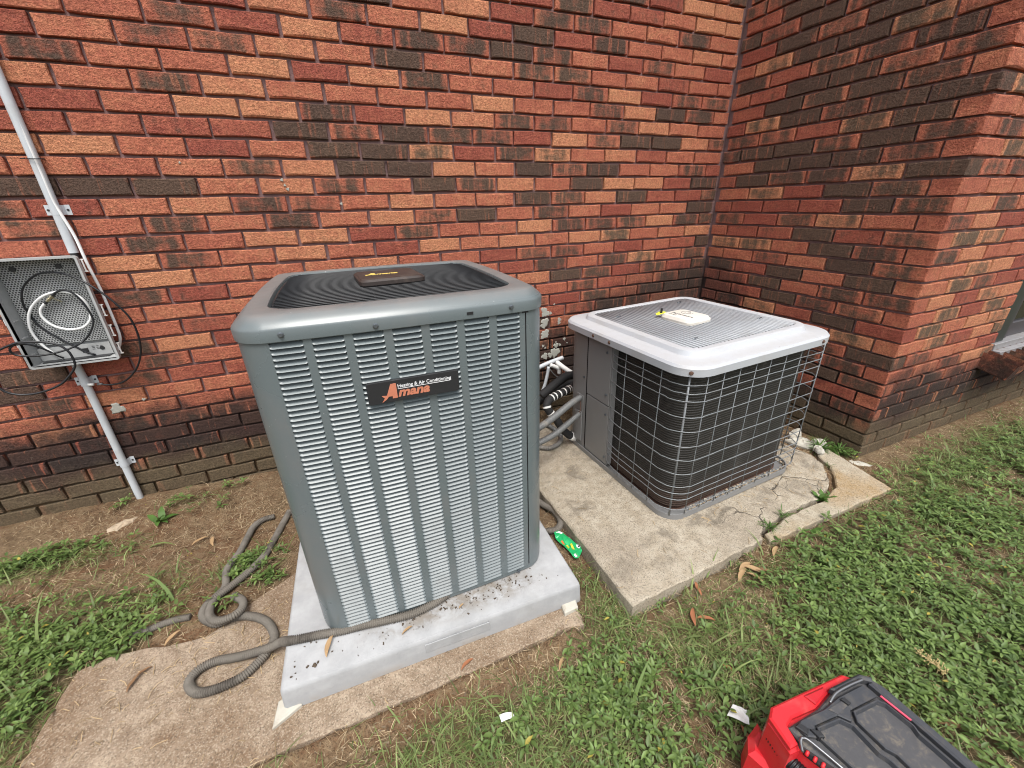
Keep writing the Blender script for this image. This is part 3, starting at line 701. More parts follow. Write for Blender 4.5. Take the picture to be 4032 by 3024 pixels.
def halfw(t):                                       # half width of the well at a distance t from its middle line
    t = abs(t); r = .062; s_ = rin + BOW * .6
    return s_ if t < s_ - r else s_ - r + math.sqrt(max(0, r * r - (t - s_ + r) ** 2))
for i in range(NWI):
    y = -rin - .003 + (2 * rin + .006) * (i + .5) / NWI; hx = halfw(y) - .002
    mb = MB(); mb.tube([(x, y, dome(x, y)) for x in np.linspace(-hx, hx, 9)], .00155, 5); mb.build('grille_wire', M_WIRE, ac, True)
for xx in (-.235, -.15, -.055, .06, .155, .235):
    mb = MB(); hy = halfw(xx) - .002; mb.tube([(xx * (1 + .10 * abs(y) / rin), y, dome(xx, y) - .0042) for y in np.linspace(-hy, hy, 11)], .0021, 5); mb.build('grille_rib', M_WIRE, ac, True)
mb = MB(); mb.tube([(x, y, dome(x, y) - .003) for x, y in outl(-.073, .115, n=8)] + [(*outl(-.073, .115, n=8)[0], dome(*outl(-.073, .115, n=8)[0]) - .003)], .003, 5); mb.build('grille_rim', M_WIRE, ac, True)
# top badge
tb = MB(); sh = rrect(.092, .098, .022, 0, 4, 3); tb.sweep([[(x, y, 0) for x, y in sh], [(x, y, .010) for x, y in sh], [(x * .93, y * .93, .0155) for x, y in sh]], True, True)
bad = tb.build('top_badge', M_BROWNP, ac, True, 30); bad.location = (.0, -.002, .9672); bad.rotation_euler = (0, 0, R_(4))
def amana(mat, parent, M, s):
    mb = MB(); A = [(-.02, -.30), (.30, .72), (.62, .72), (.80, -.16), (.52, -.16), (.495, .03), (.30, .03), (.235, -.16)]
    A = [(0, -.06), (.12, -.06), (.06, -.30), (.30, -.04), (.44, .02), (.46, -.18), (.74, -.18), (.74, .86), (.47, .86), (.13, .12), (-.10, .12)]
    # capital with a slanted left leg ending in a swash, straight right leg and a crossbar running out to the left
    outer = [(-.16, -.28), (.02, -.02), (-.14, .16), (.17, .14), (.47, .88), (.80, .88), (.80, -.10), (.50, -.10), (.50, .06), (.27, .06), (.14, -.10)]
    mb.prism([(p[0] * s, p[1] * s) for p in outer], 0, .0012); me = mb.mesh('letter', mat); me.transform(M); link('letter', me, parent)
    text_obj('lettering', 'mana', .82 * s, mat, parent, M @ Matrix.Translation((.84 * s, -.04 * s, 0)), .28, .030 * s, .0006, 1.0, 1.12)
amana(M_YELLOW, bad, Matrix.Translation((-.062, -.004, .0157)), .032)
# front badge
xb0, xb1 = .4875 - .6075, .7090 - .6075; xm = (xb0 + xb1) / 2; zb = .8415 - Z0
fb = MB(); sh = rrect((xb1 - xb0) / 2, .0285, .005, 0, 3, 3); fb.sweep([[(x, y, 0) for x, y in sh], [(x, y, .0055) for x, y in sh], [(x * .985, y * .95, .008) for x, y in sh]], True, True)
bdg = fb.build('front_badge', M_BLACKP, ac, True, 30); bdg.location = (xm, yfr(xm) - .0025, zb); bdg.rotation_euler = (R_(90), 0, R_(-.6))
amana(M_COPPER, bdg, Matrix.Translation((-.074, -.014, .0081)), .0385)
text_obj('tagline', 'Heating & Air Conditioning', .0122, M_WHITEL, bdg, Matrix.Translation((-.0405, .0075, .0081)), 0, .00018, .0004, 1.0, .97)
mb = MB(); mb.box((.0235, .0045, .0085), (.128, .0011, .0008)); mb.build('underline', M_WHITEL, bdg)
def screw_mesh(mat, r=.0044):
    mb = MB(); ring = lambda q, z: [(q * math.cos(a), q * math.sin(a), z) for a in np.linspace(0, 2 * math.pi, 8, False)]
    mb.sweep([ring(r * 1.5, 0), ring(r * 1.5, .001), ring(r, .0015), ring(r * .95, .0045)], True, True); return mb.mesh('screw', mat, True, 40)
scm = screw_mesh(M_SCREW); scr = screw_mesh(M_RUSTY, .0052)
for xs, zz, off in ((.3412, 1.0073, .0055), (.5313, 1.0038, .0055), (.8607, 1.0085, .0055), (.3542, .093, .0015), (.5404, .093, .0015), (.8633, .093, .0015)):
    o = link('screw', scm, ac); xl = xs - .6075; o.location = (xl, yfr(xl) - off, zz - Z0); o.rotation_euler = (R_(90), 0, 0)
mb = MB(); mb.box((.7519 - .6075, yfr(.14) - .0055, 1.006 - Z0), (.016, .001, .0065)); mb.build('slot', M_DARK, ac)
mb = MB(); mb.box((.902 - .6075, yfr(.29) + .001, .9905 - Z0), (.018, .003, .006)); mb.build('slot', M_DARK, ac)

# ------------------------------------------------------------------ low unit
lu = thing('air_conditioner', (1.8935, -.752, .047), 'low silver topped air conditioner with wire guarded black coil by the brick corner', 'air conditioner', None, (0, R_(-1.0), R_(2.9)))
HB = .396; rr2 = lambda h, r, n=8: rrect(h, h, r, 0, 8, n)
mb = MB(); q = lambda h, z, r=.085: [(x, y, z) for x, y in rr2(h, r)]
mb.sweep([q(HB - .004, .002), q(HB, .004), q(HB, .030), q(HB - .004, .031), q(HB - .006, .012), q(HB - .05, .012, .06)], False, True); mb.build('base_pan', M_PANEL, lu, True, 30)
mb = MB(); mb.sweep([q(HB - .04, .0125, .07), q(HB - .04, .0135, .07)], True); mb.build('pan_floor', M_RUSTY, lu)
mb = MB(); mb.sweep([q(HB - .037, .03, .085), q(HB - .037, .648, .085)], True, True); mb.build('coil', M_COIL, lu, True, 40)
# sheet metal corner: back edge, left face up to the coil
pan = rr2(HB - .006, .10, 8)
left = [p for p in pan if p[0] < -HB + .11 and p[1] > 0.0]
left = sorted(left, key=lambda p: (-p[1] if p[0] < -HB + .0065 else 10 - p[0] * 0, p[0])) if False else left
yP = .027; ySeam = .203
pts = [(-.20, HB - .006)] + [(-HB + .106 - .10 * math.sin(a), HB - .106 + .10 * math.cos(a)) for a in np.linspace(0, math.pi / 2, 9)] + [(-HB + .006, ySeam + .004)]
mb = MB()
for p, p2 in zip(pts, pts[1:]):
    mb.add([(p[0], p[1], .03), (p2[0], p2[1], .03), (p2[0], p2[1], .655), (p[0], p[1], .655)], [(0, 1, 2, 3)])
me = mb.mesh('corner_panel', M_PANEL); bm = bmesh.new(); bm.from_mesh(me); bmesh.ops.remove_doubles(bm, verts=bm.verts, dist=.0005); bm.to_mesh(me); bm.free()
me.polygons.foreach_set('use_smooth', [True] * len(me.polygons)); me.set_sharp_from_angle(angle=R_(40)); link('corner_panel', me, lu)
mb = MB(); mb.box((-HB + .012, (ySeam + yP) / 2, .500), (.014, ySeam - yP - .006, .300), 0, .0015); mb.build('access_panel', M_PANEL, lu, label='upper access panel')
mb = MB(); mb.box((-HB + .013, (ySeam + yP) / 2, .189), (.014, ySeam - yP - .006, .312), 0, .0015); mb.build('access_panel', M_PANEL, lu, label='lower access panel')
mb = MB(); mb.box((-HB + .02, yP - .004, .345), (.028, .006, .62)); mb.build('panel_flange', M_PANEL, lu)
mb = MB(); mb.box((-HB + .010, ySeam + .050, .275), (.012, .055, .095), 0, .002); mb.build('knockout_plate', M_PANEL, lu)
mb = MB(); mb.box((-HB - .002, ySeam + .050, .145), (.006, .05, .17), R_(8), .001); mb.build('bent_flap', M_PANEL, lu)
for (yy, zz, m_) in ((.060, .602, scm), (.052, .400, scm), (.046, .300, scm), (.038, .072, scm), (.226, .425, scm)):
    o = link('screw', m_, lu); o.location = (-HB + (.0045 if yy < .21 else .006), yy, zz); o.rotation_euler = (0, R_(-90), 0)
# wire guard
GO = HB + .006; GR = .10
def gpath(n=16):
    p = [(-GO + .016, yP + .003), (-GO + .004, yP - .05)]
    p += [(-GO, yy) for yy in np.linspace(yP - .10, -GO + GR, 6)]
    p += [(-GO + GR - GR * math.cos(a), -GO + GR - GR * math.sin(a)) for a in np.linspace(.1, math.pi / 2 - .1, 7)]
    p += [(xx, -GO) for xx in np.linspace(-GO + GR, GO - GR * .75, 10)]
    r3 = GR * .75; p += [(GO - r3 + r3 * math.sin(a) * 1.12, -GO + r3 - r3 * math.cos(a)) for a in np.linspace(.15, math.pi / 2 + .25, 9)]
    p += [(GO - .002, yy) for yy in np.linspace(-GO + r3 + .05, GO - .08, 6)]
    return p
gp = gpath()
for z in (.657, .624, .592, .529, .467, .403, .342, .279, .218, .186, .156, .105):
    pts = spline([(x, y, z - .047 + random.uniform(-.0015, .0015)) for x, y in gp], .012)
    mb = MB(); mb.tube(pts, .0019, 6); mb.build('guard_wire', M_GUARD, lu, True)
for yy in (-.072, -.173, -.268):
    mb = MB(); mb.tube([(-GO + .0035, yy, .033), (-GO + .0035, yy, .34), (-GO + .0035, yy, .655)], .0019, 6); mb.build('guard_bar', M_GUARD, lu, True)
cx = -GO + GR - GR * math.cos(math.pi / 4) + .003; mb = MB(); mb.tube([(cx, cx, .025), (cx, cx, .648)], .0042, 6); mb.build('corner_bar', M_GUARD, lu, True)
for xx in (-.316, -.235, -.152, -.065, .017, .107, .200):
    mb = MB(); mb.tube([(xx, -GO + .0035, .033), (xx + .004, -GO + .0035, .655)], .0019, 6); mb.build('guard_bar', M_GUARD, lu, True)
for dx, dy in ((-.012, .022), (.004, .085)):
    mb = MB(); mb.tube([(GO + dx, -GO + dy, .033), (GO + dx, -GO + dy, .655)], .0026, 6); mb.build('guard_bar', M_GUARD, lu, True)
for yy in (-.2, -.08, .04, .16, .28):
    mb = MB(); mb.tube([(GO - .005, yy, .033), (GO - .005, yy, .655)], .0019, 6); mb.build('guard_bar', M_GUARD, lu, True)
# top cover
LH = .414; lh = lambda h, z, r: [(x, y, z) for x, y in rr2(h, r)]
mb = MB(); mb.sweep([lh(LH - .006, .649, .10), lh(LH, .648, .105), lh(LH + .001, .676, .105), lh(LH - .006, .685, .10), lh(LH - .020, .689, .095), lh(LH - .060, .6895, .085), lh(LH - .067, .693, .08), lh(LH - .076, .709, .07), lh(LH - .083, .7125, .065), lh(LH - .105, .7125, .045), lh(LH - .110, .7085, .04), lh(LH - .113, .690, .035)])
mb.build('top_cover', M_SILVER, lu, True, 26)
mb = MB(); mb.sweep([lh(LH - .112, .66, .03), lh(LH - .112, .665, .03)], True, True); mb.build('fan_well', M_DARK, lu)
GS = LH - .114; NS = 31
for i in range(NS):
    x = -GS + 2 * GS * (i + .5) / NS; hy = GS - (.0 if abs(x) < GS - .03 else (.03 - math.sqrt(max(0, .03 ** 2 - (abs(x) - GS + .03) ** 2))))
    mb = MB(); mb.tube([(x, yy, .7065) for yy in (-hy, -hy / 3, hy / 3, hy)], .0048, 6); mb.build('grille_slat', M_SLAT, lu, True)
for yy in (-.19, .0, .19):
    mb = MB(); mb.box((0, yy, .699), (2 * GS, .006, .006)); mb.build('grille_brace', M_SLAT, lu)
for x, y in ((-.235, .19), (-.20, -.225), (.25, -.17), (.20, .24)):
    mb = MB(); mb.tube([(x - .014, y, .711), (x + .014, y + .004, .7115)], .003, 5); mb.build('grille_clip', M_SCREW, lu, True)
tb = MB(); sh = rrect(.075, .085, .028, 0, 4, 3); tb.sweep([[(x, y, 0) for x, y in sh], [(x, y, .010) for x, y in sh], [(x * .90, y * .91, .022) for x, y in sh], [(x * .84, y * .86, .0235) for x, y in sh]], True, True)
bd = tb.build('top_badge', M_CREAM, lu, True, 28); bd.location = (-.022, -.008, .7105); bd.rotation_euler = (0, 0, R_(3))
Mx = Matrix.Translation((-.028, .058, .0238)) @ Matrix.Rotation(R_(-90), 4, 'Z')
text_obj('lettering', 'Performance', .0215, M_INK, bd, Mx, .2, .0002, .0003)
text_obj('lettering', '13 AC', .0165, M_INK, bd, Matrix.Translation((-.050, .058, .0238)) @ Matrix.Rotation(R_(-90), 4, 'Z'), .2, .0001, .0003)
mb = MB(); mb.tube([(.025 + .024 * math.cos(a), .015 + .026 * math.sin(a), .0238) for a in np.linspace(0, 5.2, 26)], .0008, 5); mb.tube([(.026 + .011 * math.cos(a), .012 + .014 * math.sin(a), .0238) for a in np.linspace(2, 7, 20)], .0007, 5); mb.build('swirl_emblem', M_INK, bd)
for t_, (xa, yb) in enumerate(((-LH - .001, .135), (-LH - .001, .022))):
    o = link('screw', scr, lu); o.location = (xa, yb, .664); o.rotation_euler = (0, R_(-90), 0)
o = link('screw', scr, lu); k = LH - .105 + .105 * math.cos(R_(45)) + .001; o.location = (-k, -k, .663); o.rotation_euler = (R_(90), 0, R_(-45))
for xx in (.30,):
    o = link('screw', scr, lu); o.location = (xx, -LH - .001, .664); o.rotation_euler = (R_(90), 0, 0)
lf = thing('dry_leaf', (1.80, -.672, .768), 'curled yellow leaf with dark stem on the low unit grille, behind the cream badge', 'leaf')
mb = MB(); mb.add([(-.03, -.008, 0), (0, -.013, .006), (.03, -.004, .002), (.028, .006, .008), (0, .012, .010), (-.028, .006, .004)], [(0, 1, 2, 3, 4, 5)]); mb.build('blade', M_WRAPY, lf)
mb = MB(); mb.box((0, .0, .016), (.008, .006, .022)); mb.build('stem', M_DARK, lf)

# paths of cables, pipes and hoses (metres)
P = {
 'cable_side': [(-0.427,-0.025,1.671), (-0.426,-0.025,1.585), (-0.424,-0.025,1.486), (-0.424,-0.025,1.375), (-0.424,-0.025,1.294), (-0.417,-0.025,1.246), (-0.406,-0.025,1.169), (-0.402,-0.030,1.076), (-0.396,-0.030,0.990), (-0.395,-0.030,0.920), (-0.395,-0.030,0.844), (-0.398,-0.030,0.790), (-0.414,-0.030,0.750), (-0.422,-0.050,0.736)],
 'black_loop': [(-0.529,-0.030,0.605), (-0.485,-0.035,0.597), (-0.434,-0.045,0.609), (-0.377,-0.060,0.658), (-0.336,-0.075,0.726), (-0.316,-0.090,0.799), (-0.315,-0.100,0.871), (-0.335,-0.105,0.928), (-0.362,-0.105,0.973), (-0.392,-0.100,1.008), (-0.422,-0.090,1.032), (-0.461,-0.075,1.051), (-0.501,-0.060,1.057), (-0.543,-0.050,1.053), (-0.577,-0.045,1.034), (-0.606,-0.040,1.007), (-0.621,-0.040,0.976), (-0.630,-0.035,0.943), (-0.629,-0.030,0.908), (-0.622,-0.030,0.873), (-0.603,-0.030,0.839), (-0.571,-0.030,0.798), (-0.545,-0.030,0.770), (-0.522,-0.030,0.745), (-0.497,-0.030,0.729)],
 'black_inner': [(-0.524,-0.050,0.981), (-0.499,-0.050,0.991), (-0.478,-0.050,0.984), (-0.461,-0.050,0.958), (-0.450,-0.050,0.914), (-0.447,-0.050,0.879), (-0.453,-0.050,0.856), (-0.477,-0.050,0.819), (-0.508,-0.050,0.791), (-0.533,-0.080,0.779), (-0.574,-0.100,0.771), (-0.610,-0.110,0.770), (-0.642,-0.120,0.775), (-0.674,-0.120,0.786), (-0.678,-0.125,0.803), (-0.670,-0.125,0.817), (-0.652,-0.120,0.822), (-0.634,-0.110,0.817), (-0.616,-0.100,0.803), (-0.598,-0.090,0.780), (-0.583,-0.080,0.754), (-0.572,-0.075,0.741)],
 'black_big': [(-0.775,-0.130,0.764), (-0.737,-0.130,0.795), (-0.699,-0.130,0.812), (-0.680,-0.130,0.820), (-0.644,-0.130,0.830), (-0.605,-0.130,0.827), (-0.566,-0.130,0.819), (-0.538,-0.130,0.803), (-0.522,-0.130,0.777), (-0.519,-0.130,0.744), (-0.525,-0.130,0.717), (-0.552,-0.130,0.685), (-0.585,-0.130,0.658), (-0.626,-0.130,0.641), (-0.671,-0.130,0.633), (-0.712,-0.130,0.637), (-0.740,-0.130,0.651), (-0.754,-0.130,0.670), (-0.770,-0.130,0.705), (-0.782,-0.130,0.746)],
 'white_coil': [(-0.568,-0.040,0.946), (-0.586,-0.040,0.928), (-0.593,-0.040,0.906), (-0.588,-0.040,0.882), (-0.573,-0.040,0.861), (-0.549,-0.040,0.846), (-0.522,-0.040,0.840), (-0.489,-0.040,0.846), (-0.464,-0.040,0.867), (-0.453,-0.040,0.889), (-0.449,-0.040,0.920), (-0.452,-0.045,0.948), (-0.466,-0.045,0.969), (-0.487,-0.045,0.981), (-0.512,-0.045,0.985), (-0.545,-0.045,0.980), (-0.575,-0.045,0.965), (-0.607,-0.040,0.938), (-0.626,-0.040,0.910), (-0.639,-0.040,0.873), (-0.642,-0.040,0.839), (-0.636,-0.040,0.806), (-0.624,-0.040,0.777), (-0.608,-0.040,0.750), (-0.591,-0.040,0.730)],
 'splitter': [(-0.565,-0.045,0.947), (-0.526,-0.045,0.980)],
 'hose_a': [(0.573,-1.194,0.092), (0.496,-1.205,0.092), (0.425,-1.197,0.092), (0.356,-1.185,0.092), (0.285,-1.166,0.092), (0.224,-1.144,0.092), (0.180,-1.133,0.092), (0.143,-1.125,0.092), (0.109,-1.084,0.050), (0.063,-1.072,0.030), (-0.014,-1.054,0.016), (-0.075,-1.040,0.014), (-0.118,-1.049,0.014), (-0.134,-1.079,0.014), (-0.109,-1.118,0.014), (-0.064,-1.131,0.014), (-0.003,-1.125,0.014), (0.035,-1.101,0.014), (0.063,-1.070,0.014), (0.079,-1.026,0.014), (0.051,-0.959,0.014), (-0.002,-0.913,0.014), (-0.057,-0.895,0.014), (-0.102,-0.900,0.016), (-0.148,-0.854,0.020), (-0.143,-0.805,0.020), (-0.111,-0.777,0.020), (-0.049,-0.716,0.016), (0.001,-0.648,0.014), (0.029,-0.566,0.012), (0.054,-0.476,0.012), (0.077,-0.395,0.012)],
 'hose_b': [(-0.066,-0.807,0.020), (-0.032,-0.850,0.030), (-0.027,-0.889,0.034), (-0.051,-0.915,0.040), (-0.095,-0.908,0.036), (-0.125,-0.861,0.030), (-0.129,-0.786,0.016), (-0.105,-0.743,0.016), (-0.115,-0.660,0.016), (-0.088,-0.587,0.016), (-0.070,-0.500,0.016), (-0.056,-0.441,0.016), (-0.026,-0.410,0.016), (0.019,-0.406,0.016)],
 'hose_right': [(1.099,-0.712,0.015), (1.125,-0.810,0.015), (1.155,-0.875,0.015), (1.149,-0.943,0.015), (1.112,-0.977,0.015), (1.075,-0.971,0.015), (0.989,-0.952,0.015)],
 'hose_buried': [(-0.356,-0.817,-0.020), (-0.310,-0.824,-0.008), (-0.269,-0.825,-0.004), (-0.227,-0.830,-0.004), (-0.188,-0.836,-0.006)],
 'lineset': [(1.583,-0.300,0.305), (1.544,-0.330,0.307), (1.479,-0.370,0.314), (1.411,-0.400,0.315), (1.356,-0.430,0.315), (1.331,-0.450,0.291), (1.351,-0.460,0.252), (1.381,-0.470,0.210), (1.402,-0.480,0.170), (1.444,-0.480,0.116), (1.504,-0.470,0.072)],
 'conduit_up': [(1.488,-0.520,0.344), (1.409,-0.560,0.343), (1.273,-0.640,0.338), (1.190,-0.680,0.332), (1.116,-0.700,0.320)],
 'conduit_low': [(1.462,-0.550,0.266), (1.373,-0.580,0.239), (1.280,-0.630,0.236), (1.200,-0.660,0.236), (1.125,-0.680,0.236)],
 'conduit_loop': [(1.429,-0.253,0.060), (1.445,-0.288,0.060), (1.451,-0.338,0.060), (1.446,-0.402,0.060), (1.418,-0.447,0.060), (1.377,-0.475,0.060), (1.333,-0.482,0.060), (1.298,-0.461,0.060), (1.263,-0.431,0.060)],
 'grey_pipe': [(1.492,-0.060,0.348), (1.556,-0.060,0.364), (1.640,-0.060,0.380)],
 'white_drain': [(1.535,-0.100,0.364), (1.579,-0.100,0.339), (1.590,-0.100,0.328), (1.596,-0.100,0.298)],
 'white_pipe': [(1.589,-0.080,0.365), (1.605,-0.140,0.348), (1.633,-0.200,0.325), (1.647,-0.240,0.314)],
 'grey_drop': [(1.522,-0.100,0.354), (1.515,-0.100,0.309), (1.497,-0.100,0.238), (1.482,-0.100,0.202)],
 'thin_wire': [(1.522,-0.120,0.344), (1.550,-0.120,0.307), (1.591,-0.120,0.267), (1.589,-0.120,0.237), (1.540,-0.120,0.210), (1.466,-0.120,0.177)],
 'black_insul': [(1.423,-0.200,0.226), (1.496,-0.200,0.270), (1.555,-0.200,0.304), (1.597,-0.200,0.320), (1.658,-0.200,0.315)],
}
# ------------------------------------------------------------------ enclosure, pipes and cables on the wall
def tube_thing(name, pts, r, mat, label, cat, group=None, step=.008, seg=8, parent=None):
    mb = MB(); mb.tube(resample(spline(pts, .004), step), r, seg); return mb.build(name, mat, parent, True, label=label, cat=cat, group=group)
def corrugated(name, pts, r, mat, label, cat, pitch=.0062, group=None, amp=.20):
    p = resample(spline(pts, .003), pitch / 4); rad = [r * (1 + amp * (1, .2, -1, .2)[i % 4]) for i in range(len(p))]
    mb = MB(); mb.tube(p, rad, 9); return mb.build(name, mat, None, True, label=label, cat=cat, group=group)
bx = thing('cable_box', (-.5335, 0, .914), 'open grey cable box with perforated back plate and coiled cables inside', 'cable box', None, (0, 0, 0))
W2, H2, Y0, Y1 = .1325, .195, -.012, -.095
mb = MB()
for sgn in (-1, 1):
    T = -.040 if sgn > 0 else 0.0; xa, xc = sgn * W2, sgn * W2 + T
    q = [(xa, Y1), (xa - sgn * .004, Y1), (xc - sgn * .004, Y0), (xc, Y0)]; mb.prism(q if sgn > 0 else q[::-1], -H2, H2)
    mb.prism([(-W2 + .004, Y1), (W2 - .004, Y1), (W2 - .044, Y0), (-W2 + .004, Y0)], sgn * (H2 - .002) - .002, sgn * (H2 - .002) + .002)
mb.build('side_walls', M_BOX, bx)
mb = MB(); oo = rrect(W2 + .003, H2 + .003, .010, 0, 4, 3); oi = rrect(W2 - .004, H2 - .004, .006, 0, 4, 3)
mb.sweep([[(x, Y1 + .014, y) for x, y in oo], [(x, Y1 - .002, y) for x, y in oo], [(x, Y1 - .002, y) for x, y in oi], [(x, Y1 + .014, y) for x, y in oi]]); mb.build('rim', M_BOX, bx, True, 30)
mb = MB(); mb.box((-.020, Y0 + .003, 0), (2 * W2 - .040, .004, 2 * H2 - .0004)); mb.build('back_wall', M_BOX, bx)
mb = MB(); mb.box((-.0175, Y0 - .010, .030), (2 * W2 - .045, .003, 2 * H2 - .075)); mb.build('perforated_plate', M_PERF, bx)
mb = MB(); mb.box((-.0165, Y0 - .014, -.163), (2 * W2 - .044, .004, .050)); mb.build('lower_plate', M_BOX, bx)
mb = MB(); mb.box((-.012, Y0 - .030, -.1885), (2 * W2 - .06, .030, .003)); mb.build('floor_gasket', M_BLACKP, bx)
for xx, zz, s_ in ((-.083, .158, .009), (.045, .160, .009), (.066, -.160, .008)):
    mb = MB(); mb.tube([(xx, Y0 - .012, zz), (xx, Y0 - .018, zz)], s_, 10); mb.build('knockout', M_BLACKP, bx)
mb = MB(); mb.box((.012, Y0 - .0165, -.163), (.020, .003, .018), 0, .001); mb.build('latch_hole', M_BLACKP, bx)
for i in range(3):
    for j in range(3):
        mb = MB(); mb.box((.040 + .013 * j, Y0 - .0162, -.150 - .006 * i), (.008, .001, .0018)); mb.build('vent_slot', M_BLACKP, bx)
for zz in (.162, -.005, -.085, -.158):
    mb = MB(); mb.box((W2 + .006, Y1 + .020, zz), (.004, .004, .040)); mb.box((W2 + .004, Y1 + .020, zz + .021), (.016, .0045, .0035)); mb.box((W2 + .004, Y1 + .020, zz - .021), (.016, .0045, .0035)); mb.build('hinge_pin', M_WHITE, bx)
for zz in (-.02, -.105):
    mb = MB(); mb.box((-W2 - .008, Y1 + .02, zz), (.016, .004, .022), 0, .001); mb.build('latch_tab', M_WHITE, bx)
for zz in (-.02, -.085, -.15):
    mb = MB(); mb.box((-W2 + .0065, Y1 + .040, zz), (.004, .03, .004)); mb.build('side_rib', M_BOX, bx)
up = thing('conduit_pipe', (-.4295, -.0165, 1.114), 'pale grey conduit pipe climbing the wall above the open cable box', 'conduit pipe')
mb = MB(); mb.tube([(.004, 0, 1.6), (.0015, 0, .8), (.0, 0, .3), (-.003, 0, .003)], .0148, 14); mb.build('pipe', M_CONDUIT, up, True, 40)
mb = MB(); mb.tube([(-.003, 0, .003), (-.003, 0, -.012)], .0125, 12); mb.build('coupling', M_BLACKP, up, True, 40)
lo = thing('conduit_pipe', (-.575, -.0165, .02), 'pale grey conduit pipe running from the cable box down into the dirt', 'conduit pipe')
mb = MB(); mb.tube([(.004, -.012, .705), (.002, 0, .62), (0, 0, .3), (-.002, 0, .02), (-.004, -.003, -.06)], .0138, 14); mb.build('pipe', M_CONDUIT, lo, True, 40)
def clamp(par, x, z):
    mb = MB(); a = np.linspace(-.15, math.pi + .15, 12); r = .0164
    prof = [(-.034, .0150), (-.021, .0150)] + [(-r * math.cos(t), .001 - r * math.sin(t)) for t in a] + [(.021, .0150), (.034, .0150)]
    rings = [[(x + p[0], p[1] - s_, z + h) for p in prof] for h in (-.016, .016) for s_ in (0,)]
    n = len(prof); vs = rings[0] + rings[1]; mb.add(vs, [(i, i + 1, n + i + 1, n + i) for i in range(n - 1)])
    mb.box((x - .0275, .0157, z), (.016, .002, .034)); mb.box((x + .0275, .0157, z), (.016, .002, .034)); c = mb.build('pipe_clamp', M_CONDUIT, par)
    for sg in (-1, 1):
        h = MB(); h.tube([(x + sg * .0275, .0150, z), (x + sg * .0275, .0125, z)], .0038, 8); h.build('clamp_screw', M_BLACKP, c)
clamp(up, -.001, .150); clamp(lo, .0015, .600); clamp(lo, -.0005, .202)
mb = MB(); mb.tube([(.0168 * math.cos(a) * 1.25 + .004, .0168 * math.sin(a) * 1.25, .312 + .002 * math.sin(a)) for a in np.linspace(0, 2 * math.pi, 20)], .0018, 5); mb.tube([(-.016, -.012, .312), (-.030, -.014, .311)], .0018, 5); mb.build('zip_tie', M_CABLE, up, True)
tube_thing('white_cable', P['cable_side'], .0052, M_CABLEW, 'thin white cable tied beside the upper conduit and looping down past the cable box', 'cable')
tube_thing('white_cable', P['white_coil'], .0046, M_CABLEW, 'white cable coiled in rings inside the open cable box', 'cable')
c1 = thing('black_cable', P['black_loop'][0], 'black cable making the widest loop right of the cable box, down to a pipe clamp', 'cable')
inv = Matrix.Translation(-Vector(P['black_loop'][0]))
o = tube_thing('sheath', P['black_loop'], .0036, M_CABLE, None, None, parent=c1); o.data.transform(inv)
mb = MB(); mb.tube([(-.004, 0, .0005), (.014, -.001, -.001)], .0050, 8); mb.build('end_fitting', M_CHROME, c1, True)
mb = MB(); mb.tube([(-.034, .004, .003), (-.016, .002, .0015)], .0058, 8); mb.build('end_fitting', M_WHITE, c1, True)
tube_thing('black_cable', P['black_inner'], .0036, M_CABLE, 'black cable looping inside the cable box from the metal splitter', 'cable')
tube_thing('black_cable', P['black_big'], .0040, M_CABLE, 'black cable loop hanging out in front of the lower left of the cable box', 'cable')
sp_ = thing('cable_splitter', P['splitter'][0], 'small metal cable joint between the white and black coils', 'cable joint')
d = Vector(P['splitter'][1]) - Vector(P['splitter'][0])
for a, b, r, m_ in ((0, .22, .0056, M_BLACKP), (.22, .34, .0048, M_BRASS), (.34, .50, .0068, M_BRASS), (.50, .62, .0045, M_BRASS), (.62, .78, .0064, M_BRASS), (.78, 1.0, .0056, M_BLACKP)):
    mb = MB(); mb.tube([d * a, d * b], r, 7); mb.build('fitting', m_, sp_, True, 40)
mb = MB(); mb.tube([d * .6, d * .6 + Vector((.022, .01, -.020))], .0025, 6); mb.build('stub', M_BRASS, sp_)

# ------------------------------------------------------------------ lines between the two units
lp = resample(spline(P['lineset'], .004), .010)
ls = thing('line_set', tuple(lp[0]), 'thick black foam covered pipe with white tape bands between the two units', 'pipe')
li_ = Matrix.Translation(-lp[0]); nrr = random.Random(3)
rad = [.0205 + .0008 * math.sin(i * 1.7) for i in range(len(lp))]
mb = MB(); mb.tube(lp, rad, 12); o = mb.build('foam_sleeve', M_FOAM, ls, True); o.data.transform(li_)
bands = [7, 9, 13, 17, 21, 24, 30, 34]
for b in bands:
    if b + 1 < len(lp):
        mb = MB(); mb.tube([lp[b] + (lp[b + 1] - lp[b]) * t for t in (0, .35, .75, 1.0)], .0222, 12, False); o = mb.build('tape_band', M_TAPE, ls, True); o.data.transform(li_)
n = len(lp); e = lp[n - 6:]
mb = MB(); mb.tube(e, [.0225 + .0016 * (i % 2) for i in range(len(e))], 12); o = mb.build('tape_wrap', M_TAPE, ls, True); o.data.transform(li_)
corrugated('flex_conduit', P['conduit_up'], .0140, M_FLEX, 'ribbed grey conduit entering the upper knockout of the low unit', 'conduit', .0088)
cl = corrugated('flex_conduit', P['conduit_low'], .0130, M_FLEX, 'ribbed grey conduit ending loose in mid air below the knockout of the low unit', 'conduit', .0088)
mb = MB(); a = Vector(P['conduit_low'][0]); mb.tube(spline([a, a + Vector((.012, .004, .03)), a + Vector((.010, .01, .07))], .01), .002, 5); mb.build('bare_wire', M_RUSTY, cl)
corrugated('flex_conduit', P['conduit_loop'], .0115, M_FLEX, 'ribbed grey conduit loop lying on the slab behind the gap between the units', 'conduit', .008)
